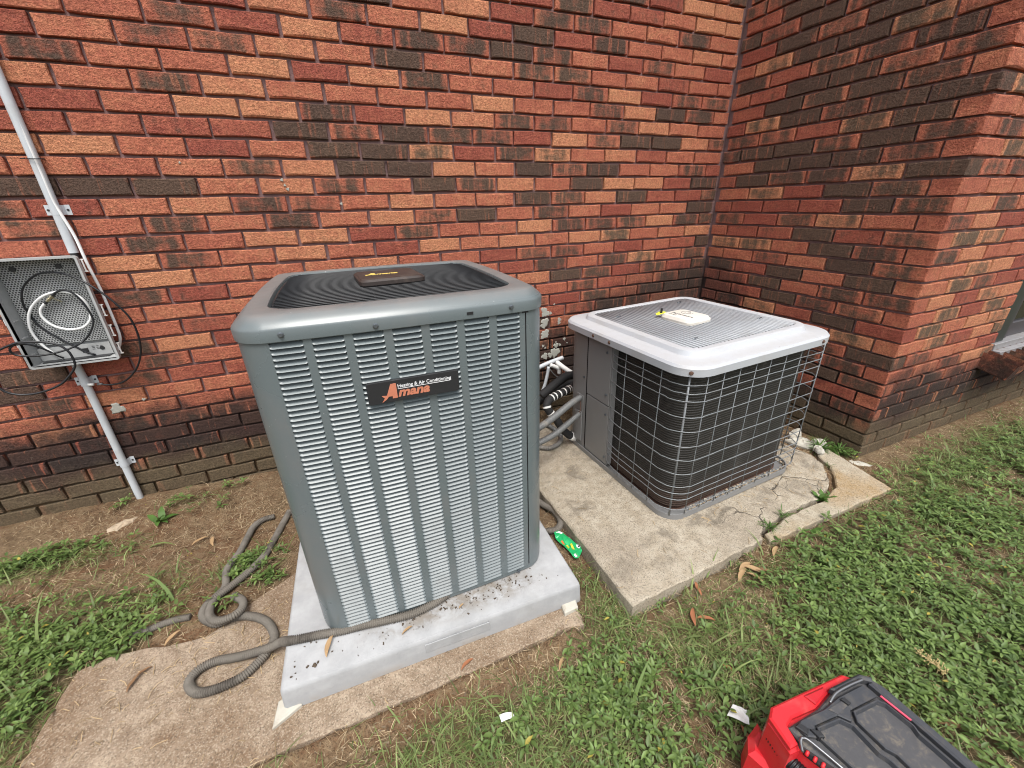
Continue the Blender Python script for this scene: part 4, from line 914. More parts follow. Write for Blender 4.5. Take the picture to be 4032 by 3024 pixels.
tube_thing('grey_pipe', [(1.40, -.06, .32)] + P['grey_pipe'], .0135, M_CONDUIT, 'slanting grey pipe low on the wall between the units', 'pipe')
tube_thing('drain_pipe', P['white_drain'], .0125, M_WHITE, 'short white drain elbow between the units, pointing down', 'pipe', None, .006, 10)
tube_thing('white_pipe', P['white_pipe'] + [(1.75, -.30, .24)], .0140, M_WHITE, 'straight white plastic pipe slanting behind the low unit', 'pipe')
tube_thing('grey_hose', P['grey_drop'], .0100, M_CONDUIT, 'grey hose dropping from the slanting pipe between the units', 'hose')
tube_thing('thin_wire', P['thin_wire'], .0030, M_FLEX, 'thin grey wire bent between the units', 'wire')
tube_thing('insulated_pipe', P['black_insul'], .0260, M_FOAM, 'black foam covered pipe close to the wall between the units', 'pipe')
tube_thing('insulated_pipe', [(1.40, -.13, .13), (1.50, -.13, .18), (1.60, -.12, .22), (1.75, -.12, .23)], .0230, M_FOAM, 'lower black foam covered pipe by the wall between the units', 'pipe')
# crusty white splashes on the bricks
mb = MB(); rr = random.Random(12)
def splat(x, z, r):
    n = 18; p = []; ph = rr.random() * 6
    for i in range(n):
        a = 2 * math.pi * i / n; q = r * (1 + .22 * math.sin(3 * a + ph) + .15 * math.sin(7 * a + ph * 2) + rr.uniform(-.1, .1)); p.append((x + q * math.cos(a), z + q * math.sin(a)))
    mb.add([(a, -.0005, b) for a, b in p] + [(x + (a - x) * .8, -.0032 - rr.uniform(0, .001), z + (b - z) * .8) for a, b in p], [(i, (i + 1) % n, n + (i + 1) % n, n + i) for i in range(n)] + [tuple(range(n, 2 * n))])
for x, z, r in ((1.548, .655, .026), (1.535, .675, .016), (1.582, .650, .009), (1.546, .600, .024), (1.535, .580, .018), (1.6417, .604, .012), (1.640, .585, .010), (1.549, .530, .026), (1.535, .515, .018), (1.6799, .4774, .009), (1.6237, .4435, .016), (1.650, .4435, .008), (1.6186, .3985, .030), (1.585, .387, .018), (1.545, .386, .022), (1.600, .405, .012), (1.5331, .4534, .008), (1.5487, .4395, .006), (1.605, .70, .005), (1.622, .465, .005), (1.70, .45, .004)): splat(x, z, r)
mb.build('lichen_crust', M_LICHEN, None, kind='stuff')
mb = MB(); 
for x, z, r in ((-.520, .476, .024), (-.42, .50, .006), (.315, 1.36, .006), (.322, 1.34, .005), (.330, 1.325, .006), (.53, 1.265, .006), (-.02, 1.42, .004)): splat(x, z, r)
mb.build('paint_chip', M_LICHEN, None, kind='stuff')

# ------------------------------------------------------------------ hoses on the ground
def lift(pts, r):
    out = []
    for x, y, z in pts:
        g = max(float(gz(x, y)), 0.0 if inpoly(np.array([x]), np.array([y]), OLD)[0] else -1)
        out.append((x, y, max(z, g + r * .8)))
    return out
ha = [p for p in P['hose_a']]
ha = [(x, y + .022 * min(1, max(0, (x - .2) / .15)), z) for x, y, z in ha]
corrugated('flex_conduit', [(.66, -1.14, .092)] + ha, .0115, M_HOSE, 'long weathered ribbed conduit from under the tall unit, looping on the brown concrete', 'conduit', .0058)
corrugated('flex_conduit', P['hose_b'], .0110, M_HOSE, 'second weathered ribbed conduit curling through the weeds left of the pale pad', 'conduit', .0058)
corrugated('flex_conduit', [(x, y, .014) for x, y, z in P['hose_right']], .0125, M_HOSE, 'short bend of ribbed conduit in the gap between pad and slab, above the green wrapper', 'conduit', .0058)
corrugated('flex_conduit', lift(P['hose_buried'], .009), .0100, M_HOSE, 'half buried ribbed conduit in the weeds left of the brown concrete', 'conduit', .0058)

# ------------------------------------------------------------------ window in the projecting corner's front
wn = thing('window', (3.69, -DD, .40), 'dark green framed window with dull metal sill at the right edge', 'window')
def wbox(nm, a, b, m_, par=wn, **k):
    mb = MB(); mb.box([(a[i] + b[i]) / 2 for i in range(3)], [b[i] - a[i] for i in range(3)], 0, .002); return mb.build(nm, m_, par, **k)
wbox('frame', (.002, .012, .09), (.115, .07, 2.4), M_WINF); wbox('frame', (.116, .03, .09), (.20, .075, 2.4), M_WINF2); wbox('frame', (.201, .04, .09), (.93, .08, .17), M_WINF2)
wbox('sill', (.002, -.004, .055), (1.2, .065, .089), M_SILL); wbox('sill', (.002, -.035, .022), (1.2, .03, .054), M_SILL); wbox('sill', (.002, -.060, -.005), (1.2, .0, .021), M_SILL)
gl = N('window_glass', .06, 0, .8); gl.col((.012, .014, .015)); wbox('glass', (.202, .055, .171), (.93, .062, 2.4), gl.mat)
rl = random.Random(8)
for i in range(14):
    x0 = -.085 + i * .0685; vs, fs = brick_mesh(.17, i); 
    o = link('brick', brick_data(.17, i % 5, .09), wn); o.rotation_euler = (R_(-14), R_(90), 0)
    o.matrix_local = Matrix.Translation((x0 + .03, -.036, -.045)) @ Matrix.Rotation(R_(14), 4, 'X') @ Matrix(((0, 0, 1, 0), (1, 0, 0, 0), (0, 1, 0, 0), (0, 0, 0, 1))) @ Matrix.Rotation(0, 4, 'X')
    o['tone'] = rl.uniform(.3, .9); o['dark'] = rl.choice((.2, .5, .7)); o['seed'] = rl.random()
# ------------------------------------------------------------------ red and black tool case (bottom right)
TZ = .222
tc = thing('tool_case', (1.29, -2.0, 0), 'red and charcoal plastic tool case standing in the grass, with two recessed lid trays', 'tool case')
ti = Matrix.Translation((-1.29, 2.0, 0))
def tb(nm, poly, z0, z1, m_, bev=.003, **k):
    ar = sum(poly[i][0] * poly[(i + 1) % len(poly)][1] - poly[(i + 1) % len(poly)][0] * poly[i][1] for i in range(len(poly)))
    if ar < 0: poly = poly[::-1]
    mb = MB(); mb.prism(poly, z0, z1, bev); o = mb.build(nm, m_, tc, **k); o.data.transform(ti); return o
def tube_t(nm, pts, r, m_, seg=7, sp=True):
    mb = MB(); mb.tube(spline(pts, .004) if sp else pts, r, seg); o = mb.build(nm, m_, tc, True); o.data.transform(ti); return o
tb('red_body', [(1.178, -1.833), (1.392, -1.8505), (1.409, -1.868), (1.43, -2.25), (1.20, -2.25), (1.192, -1.96), (1.172, -1.905), (1.146, -1.902), (1.155, -1.845)], .07, TZ - .012, M_RED, .006)
tb('red_front', [(1.178, -1.8315), (1.390, -1.849), (1.406, -1.8665), (1.326, -1.8615), (1.266, -1.8705), (1.20, -1.864), (1.178, -1.870), (1.168, -1.8995), (1.146, -1.8985), (1.156, -1.844)], TZ - .0118, TZ, M_RED, .004)
tb('red_step', [(1.262, -1.846), (1.318, -1.851), (1.314, -1.861), (1.268, -1.868)], TZ + .0002, TZ + .006, M_REDD, .003)
tb('lower_body', [(1.15, -1.845), (1.40, -1.865), (1.42, -2.25), (1.17, -2.25), (1.16, -1.92)], .0, .068, M_BLACKP, .004)
tb('red_bulge', [(1.205, -1.808), (1.160, -1.818), (1.132, -1.842), (1.150, -1.902), (1.172, -1.90), (1.19, -1.85)], .015, .105, M_RED, .012)
# charcoal lid with real recesses: rim, ribs and tray floors
LIDP = [(1.174, -1.873), (1.266, -1.8745), (1.326, -1.8655), (1.404, -1.8705), (1.424, -1.882), (1.432, -1.905), (1.437, -2.06), (1.437, -2.25), (1.205, -2.25), (1.202, -2.05), (1.193, -1.952), (1.171, -1.906)]
tb('lid', LIDP, TZ - .016, TZ + .002, M_LIDF, .003)
def tray(nm, poly, depth_rim=.006, w_=.006):
    n = len(poly); mb = MB(); z0, z1 = TZ + .0022, TZ + .012; inn = inset(poly, w_ * (1 if sum(poly[i][0] * poly[(i + 1) % n][1] - poly[(i + 1) % n][0] * poly[i][1] for i in range(n)) > 0 else 1))
    mb.sweep([[(x, y, z0) for x, y in poly], [(x, y, z1 - .001) for x, y in poly], [(x, y, z1) for x, y in inset(poly, .001)], [(x, y, z1) for x, y in inset(poly, w_ * .6)], [(x, y, z0) for x, y in inn]])
    o = mb.build(nm, M_LID, tc); o.data.transform(ti); return o
T1 = [(1.208, -1.915), (1.222, -1.898), (1.281, -1.905), (1.296, -1.925), (1.293, -1.975), (1.299, -1.99), (1.301, -2.075), (1.232, -2.075), (1.215, -1.96)]
T2 = [(1.308, -1.925), (1.322, -1.909), (1.392, -1.915), (1.404, -1.928), (1.409, -1.975), (1.402, -1.99), (1.404, -2.075), (1.316, -2.075), (1.318, -1.99), (1.309, -1.975)]
for t_ in (T1, T2, [(1.236, -2.095), (1.302, -2.095), (1.304, -2.23), (1.24, -2.23)], [(1.317, -2.095), (1.402, -2.095), (1.404, -2.23), (1.319, -2.23)]): tray('tray_rim', t_[::-1])
tb('lid_web', [(1.205, -1.876), (1.272, -1.882), (1.322, -1.879), (1.396, -1.884), (1.404, -1.900), (1.402, -1.9115), (1.32, -1.9055), (1.30, -1.92), (1.285, -1.901), (1.222, -1.894), (1.205, -1.91), (1.188, -1.900), (1.186, -1.880)], TZ + .0022, TZ + .0105, M_LID, .002)
tb('lid_rail', [(1.410, -1.890), (1.424, -1.884), (1.433, -1.905), (1.439, -2.25), (1.416, -2.25), (1.413, -1.95)], TZ + .0022, TZ + .0165, M_LID, .004)
tb('handle', [(1.318, -1.8625), (1.408, -1.868), (1.428, -1.884), (1.420, -1.892), (1.402, -1.8785), (1.322, -1.872)], TZ + .0022, TZ + .020, M_LID, .004)
tube_t('handle_rod', [(1.290, -1.880, TZ + .016), (1.318, -1.8745, TZ + .020), (1.36, -1.876, TZ + .021), (1.40, -1.880, TZ + .020)], .0028, M_CHROME)
tb('pink_strip', [(1.4035, -1.915), (1.4075, -1.915), (1.413, -1.968), (1.409, -1.968)], TZ + .0125, TZ + .0148, M_PINK, 0)
tb('window_slot', [(1.276, -1.8865), (1.318, -1.8875), (1.324, -1.898), (1.286, -1.901)], TZ + .0108, TZ + .0118, M_LIDF, 0); tb('slot_block', [(1.318, -1.885), (1.329, -1.886), (1.331, -1.899), (1.322, -1.899)], TZ + .0108, TZ + .017, M_BLACKP, .001)
tb('latch', [(1.181, -1.880), (1.195, -1.878), (1.202, -1.894), (1.190, -1.901)], TZ + .0108, TZ + .015, M_BLACKP, .002)
tb('latch', [(1.203, -1.896), (1.218, -1.906), (1.216, -1.917), (1.205, -1.913)], TZ + .0024, TZ + .018, M_BLACKP, .002)
hp = resample(spline([(1.170, -1.856, .16), (1.166, -1.89, .158), (1.170, -1.93, .155), (1.182, -1.985, .15), (1.19, -2.1, .14)], .003), .0014)
mb = MB(); mb.tube(hp, [.0165 * (1 + .10 * (1, .3, -1, -.3)[i % 4]) for i in range(len(hp))], 10); o = mb.build('ribbed_hose', M_CABLE, tc, True); o.data.transform(ti)
for k in range(7):
    a = Vector((1.176 + k * .0055, -1.914 - k * .0125, TZ - .012 - k * .0015))
    tube_t('spring_coil', [a + Vector((-.006, -.003, 0)), a + Vector((0, -.001, .006)), a + Vector((.007, .003, 0))], .0034, M_RED if k % 1 == 0 else M_BLACKP)
tube_t('spring_core', [(1.175, -1.910, TZ - .016), (1.216, -2.005, TZ - .026)], .0062, M_BLACKP, 8, False)
tube_t('wire_bail', [(1.164, -1.912, TZ - .004), (1.170, -1.900, TZ + .010), (1.179, -1.902, TZ + .014), (1.190, -1.93, TZ + .012), (1.214, -2.00, TZ + .004), (1.24, -2.06, TZ)], .0028, M_CHROME)

# ------------------------------------------------------------------ litter
def foil(name, pts, mat, label, cat, seed, z, crumple=.006):
    """crumpled sheet: subdivided polygon fan with height noise and real thickness"""
    rr = np.random.default_rng(seed); bm = bmesh.new(); vs = [bm.verts.new((p[0], p[1], 0)) for p in pts]; bm.faces.new(vs)
    bmesh.ops.triangulate(bm, faces=bm.faces[:]); bmesh.ops.subdivide_edges(bm, edges=bm.edges[:], cuts=4, use_grid_fill=True)
    for v in bm.verts: v.co.z = z + crumple * 3 * (fbm(v.co.x * 45, v.co.y * 45, seed) - .3)
    bmesh.ops.recalc_face_normals(bm, faces=bm.faces); g = bmesh.ops.solidify(bm, geom=bm.faces[:], thickness=.0006)
    me = bpy.data.meshes.new(name); bm.to_mesh(me); bm.free(); me.materials.append(mat); return link(name, me, None, label, cat)
WR = [(1.092, -.990), (1.108, -.990), (1.124, -1.010), (1.152, -1.098), (1.146, -1.118), (1.119, -1.141), (1.101, -1.139), (1.100, -1.108), (1.083, -1.022)]
wz = .012
wr = thing('snack_wrapper', (1.115, -1.06, wz), 'crumpled bright green snack wrapper in the gap between pad and slab', 'wrapper')
def patch(nm, pts, mat, dz):
    o = foil(nm, pts, mat, None, None, 5, 0, .006); o.parent = wr
    for v in o.data.vertices: v.co.x -= 1.115; v.co.y += 1.06; v.co.z += dz
    return o
patch('foil', WR, M_WRAP, 0)
patch('print_patch', [(1.098, -.994), (1.110, -.995), (1.122, -1.009), (1.113, -1.011)], M_WRAPW, .0011)
patch('print_patch', [(1.094, -1.042), (1.102, -1.041), (1.102, -1.064), (1.094, -1.063)], M_WRAPO, .0011)
patch('print_patch', [(1.121, -1.068), (1.129, -1.069), (1.123, -1.102), (1.114, -1.100)], M_WRAPY, .0011)
patch('print_patch', [(1.100, -1.072), (1.112, -1.066), (1.112, -1.082), (1.103, -1.088)], M_WRAPY, .0011)
patch('print_patch', [(1.140, -1.082), (1.148, -1.086), (1.150, -1.098), (1.142, -1.103), (1.136, -1.094)], M_WRAPW, .0011)
patch('print_patch', [(1.1435, -1.088), (1.149, -1.091), (1.148, -1.098), (1.1425, -1.096)], M_DARK, .0017)
patch('print_patch', [(1.105, -1.124), (1.113, -1.121), (1.116, -1.134), (1.107, -1.136)], M_WRAPW, .0011)
foil('paper_scrap', [(1.190, -1.748), (1.225, -1.735), (1.250, -1.760), (1.225, -1.785)], M_TAPE, 'crumpled whitish paper scrap in the grass left of the tool case', 'scrap', 9, .025, .008)
foil('paper_scrap', [(.655, -1.502), (.69, -1.508), (.692, -1.522), (.655, -1.52)], M_TAPE, 'small pale scrap in the grass in front of the pale pad', 'scrap', 10, .0, .006)
# dirt and leaf litter caught along the pad in front of the unit (uncountable)
rr = np.random.default_rng(3); mb = MB()
for i in range(150):
    t = rr.random(); x = .42 + .5 * t + rr.normal(0, .04); y = -1.19 - .018 * t * 0 + rr.normal(0, .022) - .012 * (1 - abs(t - .5))
    if rr.random() < .3: x = .16 + .75 * rr.random(); y = -1.20 + rr.normal(0, .035)
    if x < .15 or x > 1.0 or y < -1.25: continue
    s_ = .0012 + .0028 * rr.random() ** 2; mb.box((x, y, .0805 + s_ * .3), (s_ * (1 + 1.5 * rr.random()), s_, s_ * .8), rr.random() * 3)
for x, y, s_ in ((.195, -1.220, .008), (.212, -1.222, .011), (.222, -1.218, .007), (.216, -1.226, .009), (.155, -1.232, .006), (.165, -1.226, .004), (.246, -1.196, .006)): mb.box((x, y, .082), (s_, s_ * .6, .004), x * 20, .001)
mb.build('pad_dirt', M_DIRT, None, kind='stuff')
rr = np.random.default_rng(13); mb = MB()                       # crumbs and fluff in the low unit's pan and round it
lm4 = Matrix.Translation((1.8935, -.752, .047)) @ Matrix.Rotation(R_(2.9), 4, 'Z') @ Matrix.Rotation(R_(-1.0), 4, 'Y')
for i in range(420):
    if rr.random() < .6: p = lm4 @ Vector((-.30 + .72 * rr.random() ** .7, -.385 + rr.random() * .02, .016))
    else: p = lm4 @ Vector((.37 + .02 * rr.random(), -.38 + .25 * rr.random(), .016))
    s_ = .002 + .006 * rr.random() ** 2; mb.cur = int(rr.random() < .6); mb.box((p.x, p.y, p.z + s_ * .4), (s_ * 1.6, s_, s_ * .8), rr.random() * 3)
mb.build('pan_litter', [M_CHALK, M_STONE], None, kind='stuff')

# ------------------------------------------------------------------ plants, straw (uncountable ground cover)
def mass(name, V, F, C, mat):
    """V (n,k,3) points per item, F faces within an item (list of index tuples), C (n,k,3) colours"""
    n, k = V.shape[:2]; me = bpy.data.meshes.new(name); me.vertices.add(n * k); me.vertices.foreach_set('co', V.astype(np.float32).ravel())
    idx, st = [], []; tot = sum(len(f) for f in F); base = (np.arange(n) * k)[:, None]
    flat = np.concatenate([np.array(f) for f in F])[None, :] + base; starts = np.cumsum([0] + [len(f) for f in F[:-1]])[None, :] + (np.arange(n) * tot)[:, None]
    me.loops.add(flat.size); me.loops.foreach_set('vertex_index', flat.ravel().astype(np.int32))
    me.polygons.add(starts.size); me.polygons.foreach_set('loop_start', starts.ravel().astype(np.int32)); me.update(calc_edges=True)
    me.polygons.foreach_set('use_smooth', np.ones(starts.size, bool))
    a = me.attributes.new('Col', 'FLOAT_COLOR', 'POINT'); a.data.foreach_set('color', np.concatenate([C, np.ones((n, k, 1))], -1).astype(np.float32).ravel())
    me.materials.append(mat); return link(name, me, kind='stuff')
UNITB = [(.23, -1.18), (.99, -1.18), (.99, -.42), (.23, -.42)]
PADB = [(.125, -1.28), (1.045, -1.30), (1.07, -.38), (.15, -.36)]
TOOLB = [(1.135, -1.81), (1.40, -1.835), (1.45, -1.87), (1.46, -2.3), (1.15, -2.3)]
def free(x, y, edge=0.0):
    bad = inpoly(x, y, OLD) | inpoly(x, y, SLAB_A) | inpoly(x, y, SLAB_B) | inpoly(x, y, PADB) | inpoly(x, y, TOOLB)
    bad |= (y > -.012) & (x < XC) | (x > XC - .01) & (y > -DD - .012)
    return ~bad
def scatter(n, kind, box, seed):
    r = np.random.default_rng(seed); x = r.uniform(box[0], box[1], n); y = r.uniform(box[2], box[3], n)
    k = (r.random(n) < (dens(kind, x, y) if kind else 1)) & free(x, y); return x[k], y[k], r
BOX = (-1.3, 4.7, -2.35, -.02)
# broad leaved weeds: sprigs of small pointed leaves
def leaves(x, y, r, nl, size, hgt, name, hue=0):
    n = len(x) * nl; cx = np.repeat(x, nl); cy = np.repeat(y, nl); j = np.tile(np.arange(nl), len(x)); ph = np.repeat(r.uniform(0, 6.28, len(x)), nl)
    hz = np.repeat(gz(x, y) + r.uniform(.15, 1, len(x)) * hgt, nl); th = ph + j * 2.4 + r.normal(0, .3, n)
    sz = size * np.repeat(r.uniform(.55, 1.25, len(x)), nl) * r.uniform(.7, 1.15, n); tilt = r.uniform(-.25, .65, n); wd = sz * r.uniform(.36, .50, n)
    d = np.stack([np.cos(th) * np.cos(tilt), np.sin(th) * np.cos(tilt), np.sin(tilt)], -1); s_ = np.stack([-np.sin(th), np.cos(th), np.zeros(n)], -1); up = np.cross(d, s_)
    o = np.stack([cx, cy, hz], -1) + d * (sz * .12)[:, None]
    prof = [(0, 0, 0), (.30, .46, .07), (.30, 0, .0), (.30, -.46, .07), (.66, .36, .05), (.66, 0, -.02), (.66, -.36, .05), (1.0, 0, -.12)]
    V = np.stack([o + d * (sz * a)[:, None] + s_ * (wd * b)[:, None] + up * (sz * c)[:, None] for a, b, c in prof], 1)
    F = [(0, 2, 1), (0, 3, 2), (1, 2, 5, 4), (2, 3, 6, 5), (4, 5, 7), (5, 6, 7)]
    t = np.repeat(r.random(len(x)), nl) * .6 + r.random(n) * .4
    c = np.array((.062, .112, .026)) * (1 - t[:, None]) + np.array((.185, .270, .075)) * t[:, None]
    if hue:
        c = np.array((.14, .085, .045)) * (1 - t[:, None]) + np.array((.50, .40, .26)) * t[:, None] ** 2; tilt = 0
    yel = (r.random(n) < .008)[:, None]; c = np.where(yel, np.array((.36, .30, .06)), c); c *= r.uniform(.75, 1.2, n)[:, None]
    C = np.repeat(c[:, None, :], len(prof), 1); C[:, 2] *= 1.12; C[:, 5] *= 1.12; mass(name, V, F, C, M_LEAF)
x, y, r = scatter(42000, 'leaf', BOX, 1); near = (y < -.2)
leaves(x, y, r, 5, .023, .035, 'ground_cover_weeds')
x, y, r = scatter(14000, 'leaf', BOX, 41); leaves(x, y, r, 6, .017, .045, 'small_weeds')
# grass
def blades(x, y, r, ln, wd, name, col0, col1, mat, lay=.7, curl=.5):
    n = len(x); th = r.uniform(0, 6.283, n); h = ln * r.uniform(.45, 1.25, n); w_ = wd * r.uniform(.6, 1.3, n); el = np.clip(r.normal(lay, .3, n), .03, 1.5)
    o = np.stack([x, y, gz(x, y) - .002], -1); s_ = np.stack([-np.sin(th), np.cos(th), 0 * th], -1); pts = []; p = o.copy(); e = el.copy()
    tw = r.normal(0, .35, n)
    for k, ww in enumerate((1, .95, .75, .42, .03)):
        pts += [p + s_ * (w_ * ww / 2)[:, None], p - s_ * (w_ * ww / 2)[:, None]]
        a = th + tw * k * .3; p = p + np.stack([np.cos(a) * np.cos(e), np.sin(a) * np.cos(e), np.sin(e)], -1) * (h / 4)[:, None]; e = e - curl * r.uniform(.2, .8, n)
        p[:, 2] = np.maximum(p[:, 2], gz(p[:, 0], p[:, 1]) + .0015)
    V = np.stack(pts, 1); F = [(2 * k, 2 * k + 1, 2 * k + 3, 2 * k + 2) for k in range(4)]
    t = r.random(n)[:, None]; c = np.array(col0) * (1 - t) + np.array(col1) * t; C = np.repeat((c * r.uniform(.75, 1.2, n)[:, None])[:, None, :], 10, 1); mass(name, V, F, C, mat)
x, y, r = scatter(170000, 'grass', BOX, 2); blades(x, y, r, .060, .0024, 'grass', (.085, .135, .035), (.260, .310, .110), M_GRASS, .55, .45)
x, y, r = scatter(8000, 'grass', BOX, 3); blades(x, y, r, .105, .0050, 'coarse_grass', (.115, .170, .050), (.250, .310, .115), M_GRASS, .6, .5)
x, y, r = scatter(900, 'leaf', BOX, 33); blades(x, y, r, .15, .0085, 'broad_grass', (.120, .185, .050), (.230, .300, .100), M_GRASS, .5, .45)
# dead thatch everywhere on open ground
x, y, r = scatter(26000, None, (-1.3, 4.7, -2.2, -.02), 55); leaves(x, y, r, 1, .011, .004, 'leaf_litter', 1)
x, y, r = scatter(95000, None, (-1.3, 4.7, -2.2, -.02), 4); k = r.random(len(x)) < .35 + .65 * sst(.42, .6, fbm(x * 6, y * 6, 77)); x, y = x[k], y[k]
blades(x, y, r, .042, .0017, 'dead_thatch', (.22, .14, .07), (.56, .45, .29), M_STRAW, .12, .25)
# straw and crumbs blown onto the slabs: few
r = np.random.default_rng(6); n = 2600; x = r.uniform(-.5, 2.65, n); y = r.uniform(-1.39, -.45, n)
on1 = inpoly(x, y, OLD) & ~inpoly(x, y, PADB); edge = (np.abs(y + 1.02) < .14) & (x < .14) | (r.random(n) < .10); on2 = (inpoly(x, y, SLAB_A) & ((np.abs(y + 1.20) < .06) & (x > 1.6) & (r.random(n) < .8) | (r.random(n) < .05)))
for m_, zz in ((on1 & edge, .0025), (on2, .0475)):
    xx, yy = x[m_], y[m_]; nn = len(xx); th = r.uniform(0, 6.28, nn); l_ = r.uniform(.008, .04, nn); d = np.stack([np.cos(th), np.sin(th), 0 * th], -1); s_ = np.stack([-np.sin(th), np.cos(th), 0 * th], -1) * .0009
    o = np.stack([xx, yy, np.full(nn, zz)], -1); mid = o + d * (l_ / 2)[:, None] + np.stack([r.normal(0, .002, nn), r.normal(0, .002, nn), r.uniform(.001, .006, nn)], -1)
    V = np.stack([o + s_, o - s_, mid + s_, mid - s_, o + d * l_[:, None] + s_, o + d * l_[:, None] - s_], 1); c = np.array((.42, .31, .18)) * r.uniform(.5, 1.25, nn)[:, None]
    mass('straw_bits', V, [(0, 1, 3, 2), (2, 3, 5, 4)], np.repeat(c[:, None, :], 6, 1), M_STRAW)
# single dry leaves and twigs that can be told apart
def dryleaf(c, ln, rz, col, label, z=None):
    r = random.Random(int(c[0] * 999)); n = 7; mb = MB(); z = float(gz(*c)) + .012 if z is None else z; top = []
    for k in range(n + 1):
        t = k / n; w_ = ln * .12 * math.sin(math.pi * min(1, t * .92 + .05)) ** .8; zz = ln * (.10 * math.sin(t * 2.6) + .03 * math.sin(t * 9)); bend = ln * .08 * math.sin(t * 3)
        top += [(t * ln - ln / 2, bend + w_, zz + w_ * .5), (t * ln - ln / 2, bend, zz), (t * ln - ln / 2, bend - w_, zz + w_ * .5)]
    bot = [(a, b, q - .0008) for a, b, q in top]; m = len(top); mb.add(top + bot, [f for k in range(n) for f in ((3 * k, 3 * k + 1, 3 * k + 4, 3 * k + 3), (3 * k + 1, 3 * k + 2, 3 * k + 5, 3 * k + 4), (m + 3 * k + 3, m + 3 * k + 4, m + 3 * k + 1, m + 3 * k), (m + 3 * k + 4, m + 3 * k + 5, m + 3 * k + 2, m + 3 * k + 1))])
    me = mb.mesh('dry_leaf', M_DRYLEAF, True); a = me.attributes.new('Col', 'FLOAT_COLOR', 'POINT'); a.data.foreach_set('color', np.tile((*col, 1), (len(me.vertices), 1)).astype(np.float32).ravel())
    o = link('dry_leaf', me, None, label, 'leaf'); o.location = (c[0], c[1], z); o.rotation_euler = (r.uniform(-.2, .2), r.uniform(-.15, .15), rz); return o
TAN, RUST, BRN = (.42, .28, .15), (.36, .15, .075), (.24, .14, .075)
for c, ln, rz, col, lb in [((1.640, -1.428), .085, .1, TAN, 'long tan dry leaf below the front edge of the cracked slab, upper of a heap'), ((1.655, -1.452), .095, -.9, TAN, 'tan dry leaf crossing the heap below the cracked slab'), ((1.605, -1.447), .080, .35, TAN, 'pale dry leaf at the left of the heap below the cracked slab'), ((1.675, -1.466), .085, -.65, BRN, 'brownest dry leaf in the heap below the cracked slab'), ((1.63, -1.475), .07, -1.2, TAN, 'tan dry leaf lowest in the heap below the cracked slab'),
        ((1.425, -1.422), .065, 1.2, RUST, 'rust coloured dry leaf nearest the slab corner, standing on edge'), ((1.330, -1.500), .075, .9, RUST, 'rust coloured leaf in the grass between pad and tool case'), ((1.355, -1.522), .070, -.6, RUST, 'rust leaf crossing another in the grass between pad and tool case'), ((1.300, -1.655), .045, -1.2, RUST, 'small red brown leaf in the grass above the tool case'), ((1.80, -1.425), .075, .4, TAN, 'tan curled leaf just below the step of the cracked slab'),
        ((1.735, -1.930), .085, .25, TAN, 'tan leaf in the weeds right of the tool case'), ((1.68, -1.985), .10, -.7, BRN, 'brown curled leaf by the right rail of the tool case'), ((1.215, -1.79), .05, 1.4, RUST, 'little rust leaf leaning by the paper scrap'), ((.88, -1.44), .05, .7, TAN, 'tan leaf tucked against the brown concrete edge in front'), ((.615, -1.345), .055, .35, RUST, 'orange brown leaf on the brown concrete below the pale pad', ), ((-.285, -1.010), .06, 1.1, BRN, 'curled brown leaf lying on the left part of the brown concrete'), ((-.27, -.985), .05, .5, BRN, 'second brown leaf on the brown concrete, above the first'), ((-.22, -.90), .06, .8, TAN, 'tan leaf at the ragged edge of the brown concrete near the buried conduit'), ((-.25, -.44), .075, .6, TAN, 'pale dry leaf on the dirt left of the tall unit'), ((-.20, -.46), .07, 1.7, TAN, 'yellowish dry leaf on the dirt next to the pale one'), ((.93, -1.61), .05, .2, TAN, 'tan leaf low in the weeds at the bottom middle')]:
    on = inpoly(np.array([c[0]]), np.array([c[1]]), OLD)[0]; dryleaf(c, ln * .8, rz, col, lb, .006 if on else None)
for c, ln, rz, lb in [((.47, -1.228), .035, .3, 'tan leaf beside the conduit on the pale pad'), ((.255, -1.185), .06, 1.2, 'curled leaf stuck under the conduit on the pale pad'), ((.64, -1.215), .022, .5, 'tiny orange leaf on the dirty middle of the pale pad')]: dryleaf(c, ln, rz, TAN, lb, .086)
# dead seed head in the weeds
sh_ = thing('seed_head', (1.796, -1.90, .05), 'dead straw coloured seed head lying in the weeds right of the tool case', 'seed head')
r = random.Random(4); mb = MB(); mb.tube([(.012, -.055, -.02), (.004, -.02, .0), (-.003, .045, .012)], .0011, 5)
for k in range(70):
    t = r.random(); a = Vector((.004 - .007 * t, -.02 + .065 * t, .0 + .012 * t)); d = Vector((r.uniform(-1, 1), r.uniform(-.2, .9), r.uniform(-.4, .8))).normalized() * r.uniform(.006, .02) * (1.1 - .5 * t); mb.tube([a, a + d], .0007, 4)
    mb.box(a + d, (.0035, .0025, .0025), r.random() * 3)
me = mb.mesh('seed_spray', M_STRAW); a = me.attributes.new('Col', 'FLOAT_COLOR', 'POINT'); a.data.foreach_set('color', np.tile((.50, .40, .20, 1), (len(me.vertices), 1)).astype(np.float32).ravel()); link('seed_spray', me, sh_)
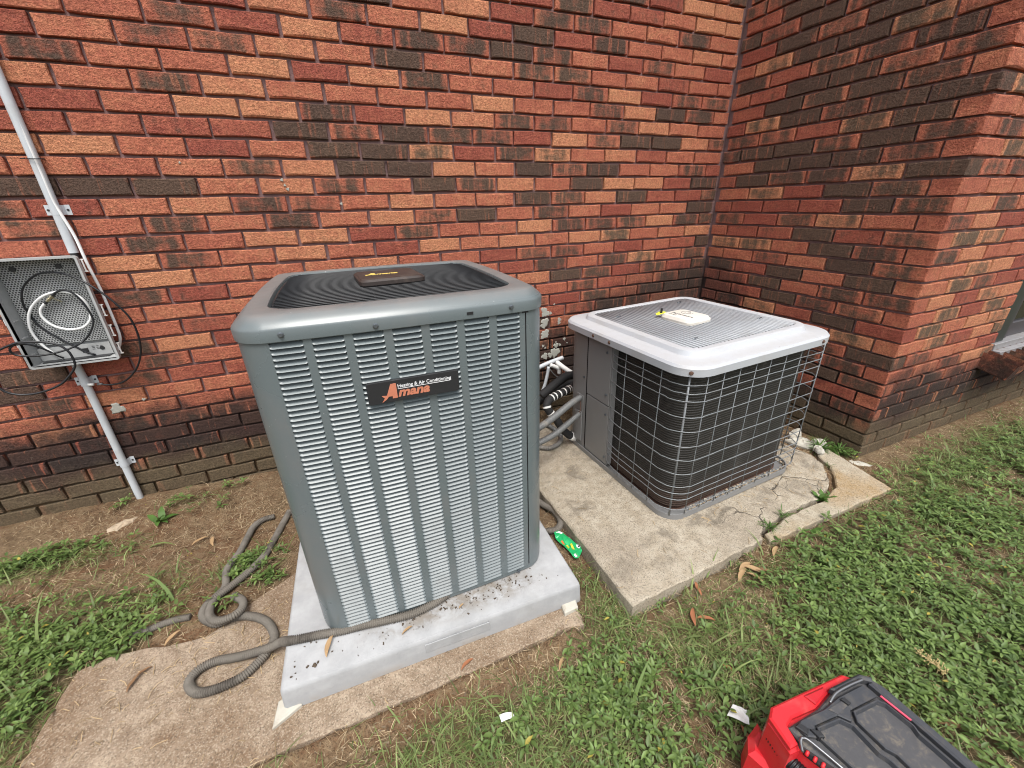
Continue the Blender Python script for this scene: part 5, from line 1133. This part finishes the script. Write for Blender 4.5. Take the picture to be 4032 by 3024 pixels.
# little plants rooted in the slab cracks
def tuft(c, z, n, ln, label, leafy=False, seed=0):
    r = np.random.default_rng(seed); mb = MB()
    for k in range(n):
        th = r.uniform(0, 6.28); el = r.uniform(.35, 1.3); l_ = ln * r.uniform(.5, 1.1); w_ = l_ * (.17 if leafy else .035); p = Vector((r.normal(0, .006), r.normal(0, .006), 0)); s_ = Vector((-math.sin(th), math.cos(th), 0)); pts = []
        for q, ww in enumerate((.3, 1, .85, .05)):
            pts += [tuple(p + s_ * w_ * ww), tuple(p - s_ * w_ * ww)]; p = p + Vector((math.cos(th) * math.cos(el), math.sin(th) * math.cos(el), math.sin(el))) * l_ / 3; el -= .45
        mb.add(pts, [(0, 1, 3, 2), (2, 3, 5, 4), (4, 5, 7, 6)])
    me = mb.mesh('weed_tuft', M_GRASS, True); col = np.array((.075, .150, .030)) * r.uniform(.7, 1.4, (len(me.vertices), 1)); a = me.attributes.new('Col', 'FLOAT_COLOR', 'POINT'); a.data.foreach_set('color', np.concatenate([col, np.ones((len(col), 1))], 1).astype(np.float32).ravel())
    o = link('weed_tuft', me, None, label, 'weed'); o.location = (c[0], c[1], z)
tuft((2.235, -1.305), .03, 16, .055, 'leafy weed growing in the middle of the slab crack', True, 1); tuft((2.29, -1.31), .03, 10, .035, 'smaller leafy weed right of the other one in the slab crack', True, 2)
tuft((1.875, -1.335), .035, 40, .055, 'grassy tuft in the crack at the step of the slab front', False, 3); tuft((1.985, -1.31), .035, 26, .050, 'thin grass tuft right of the first one along the slab crack', False, 4)
tuft((2.635, -1.045), .02, 90, .095, 'thick grass tuft at the foot of the brick corner', False, 5); tuft((2.70, -1.10), .02, 60, .080, 'grass tuft against the bottom brick of the corner', False, 6); tuft((2.52, -1.165), .03, 16, .04, 'sparse sprouts in the curved crack under the corner', False, 7)
tuft((2.03, -1.41), .005, 12, .06, 'broad weed against the slab edge right of the step', True, 8); tuft((-.44, -.245), .02, 9, .07, 'pale large leaved weed on the dirt right of the stone', True, 9)
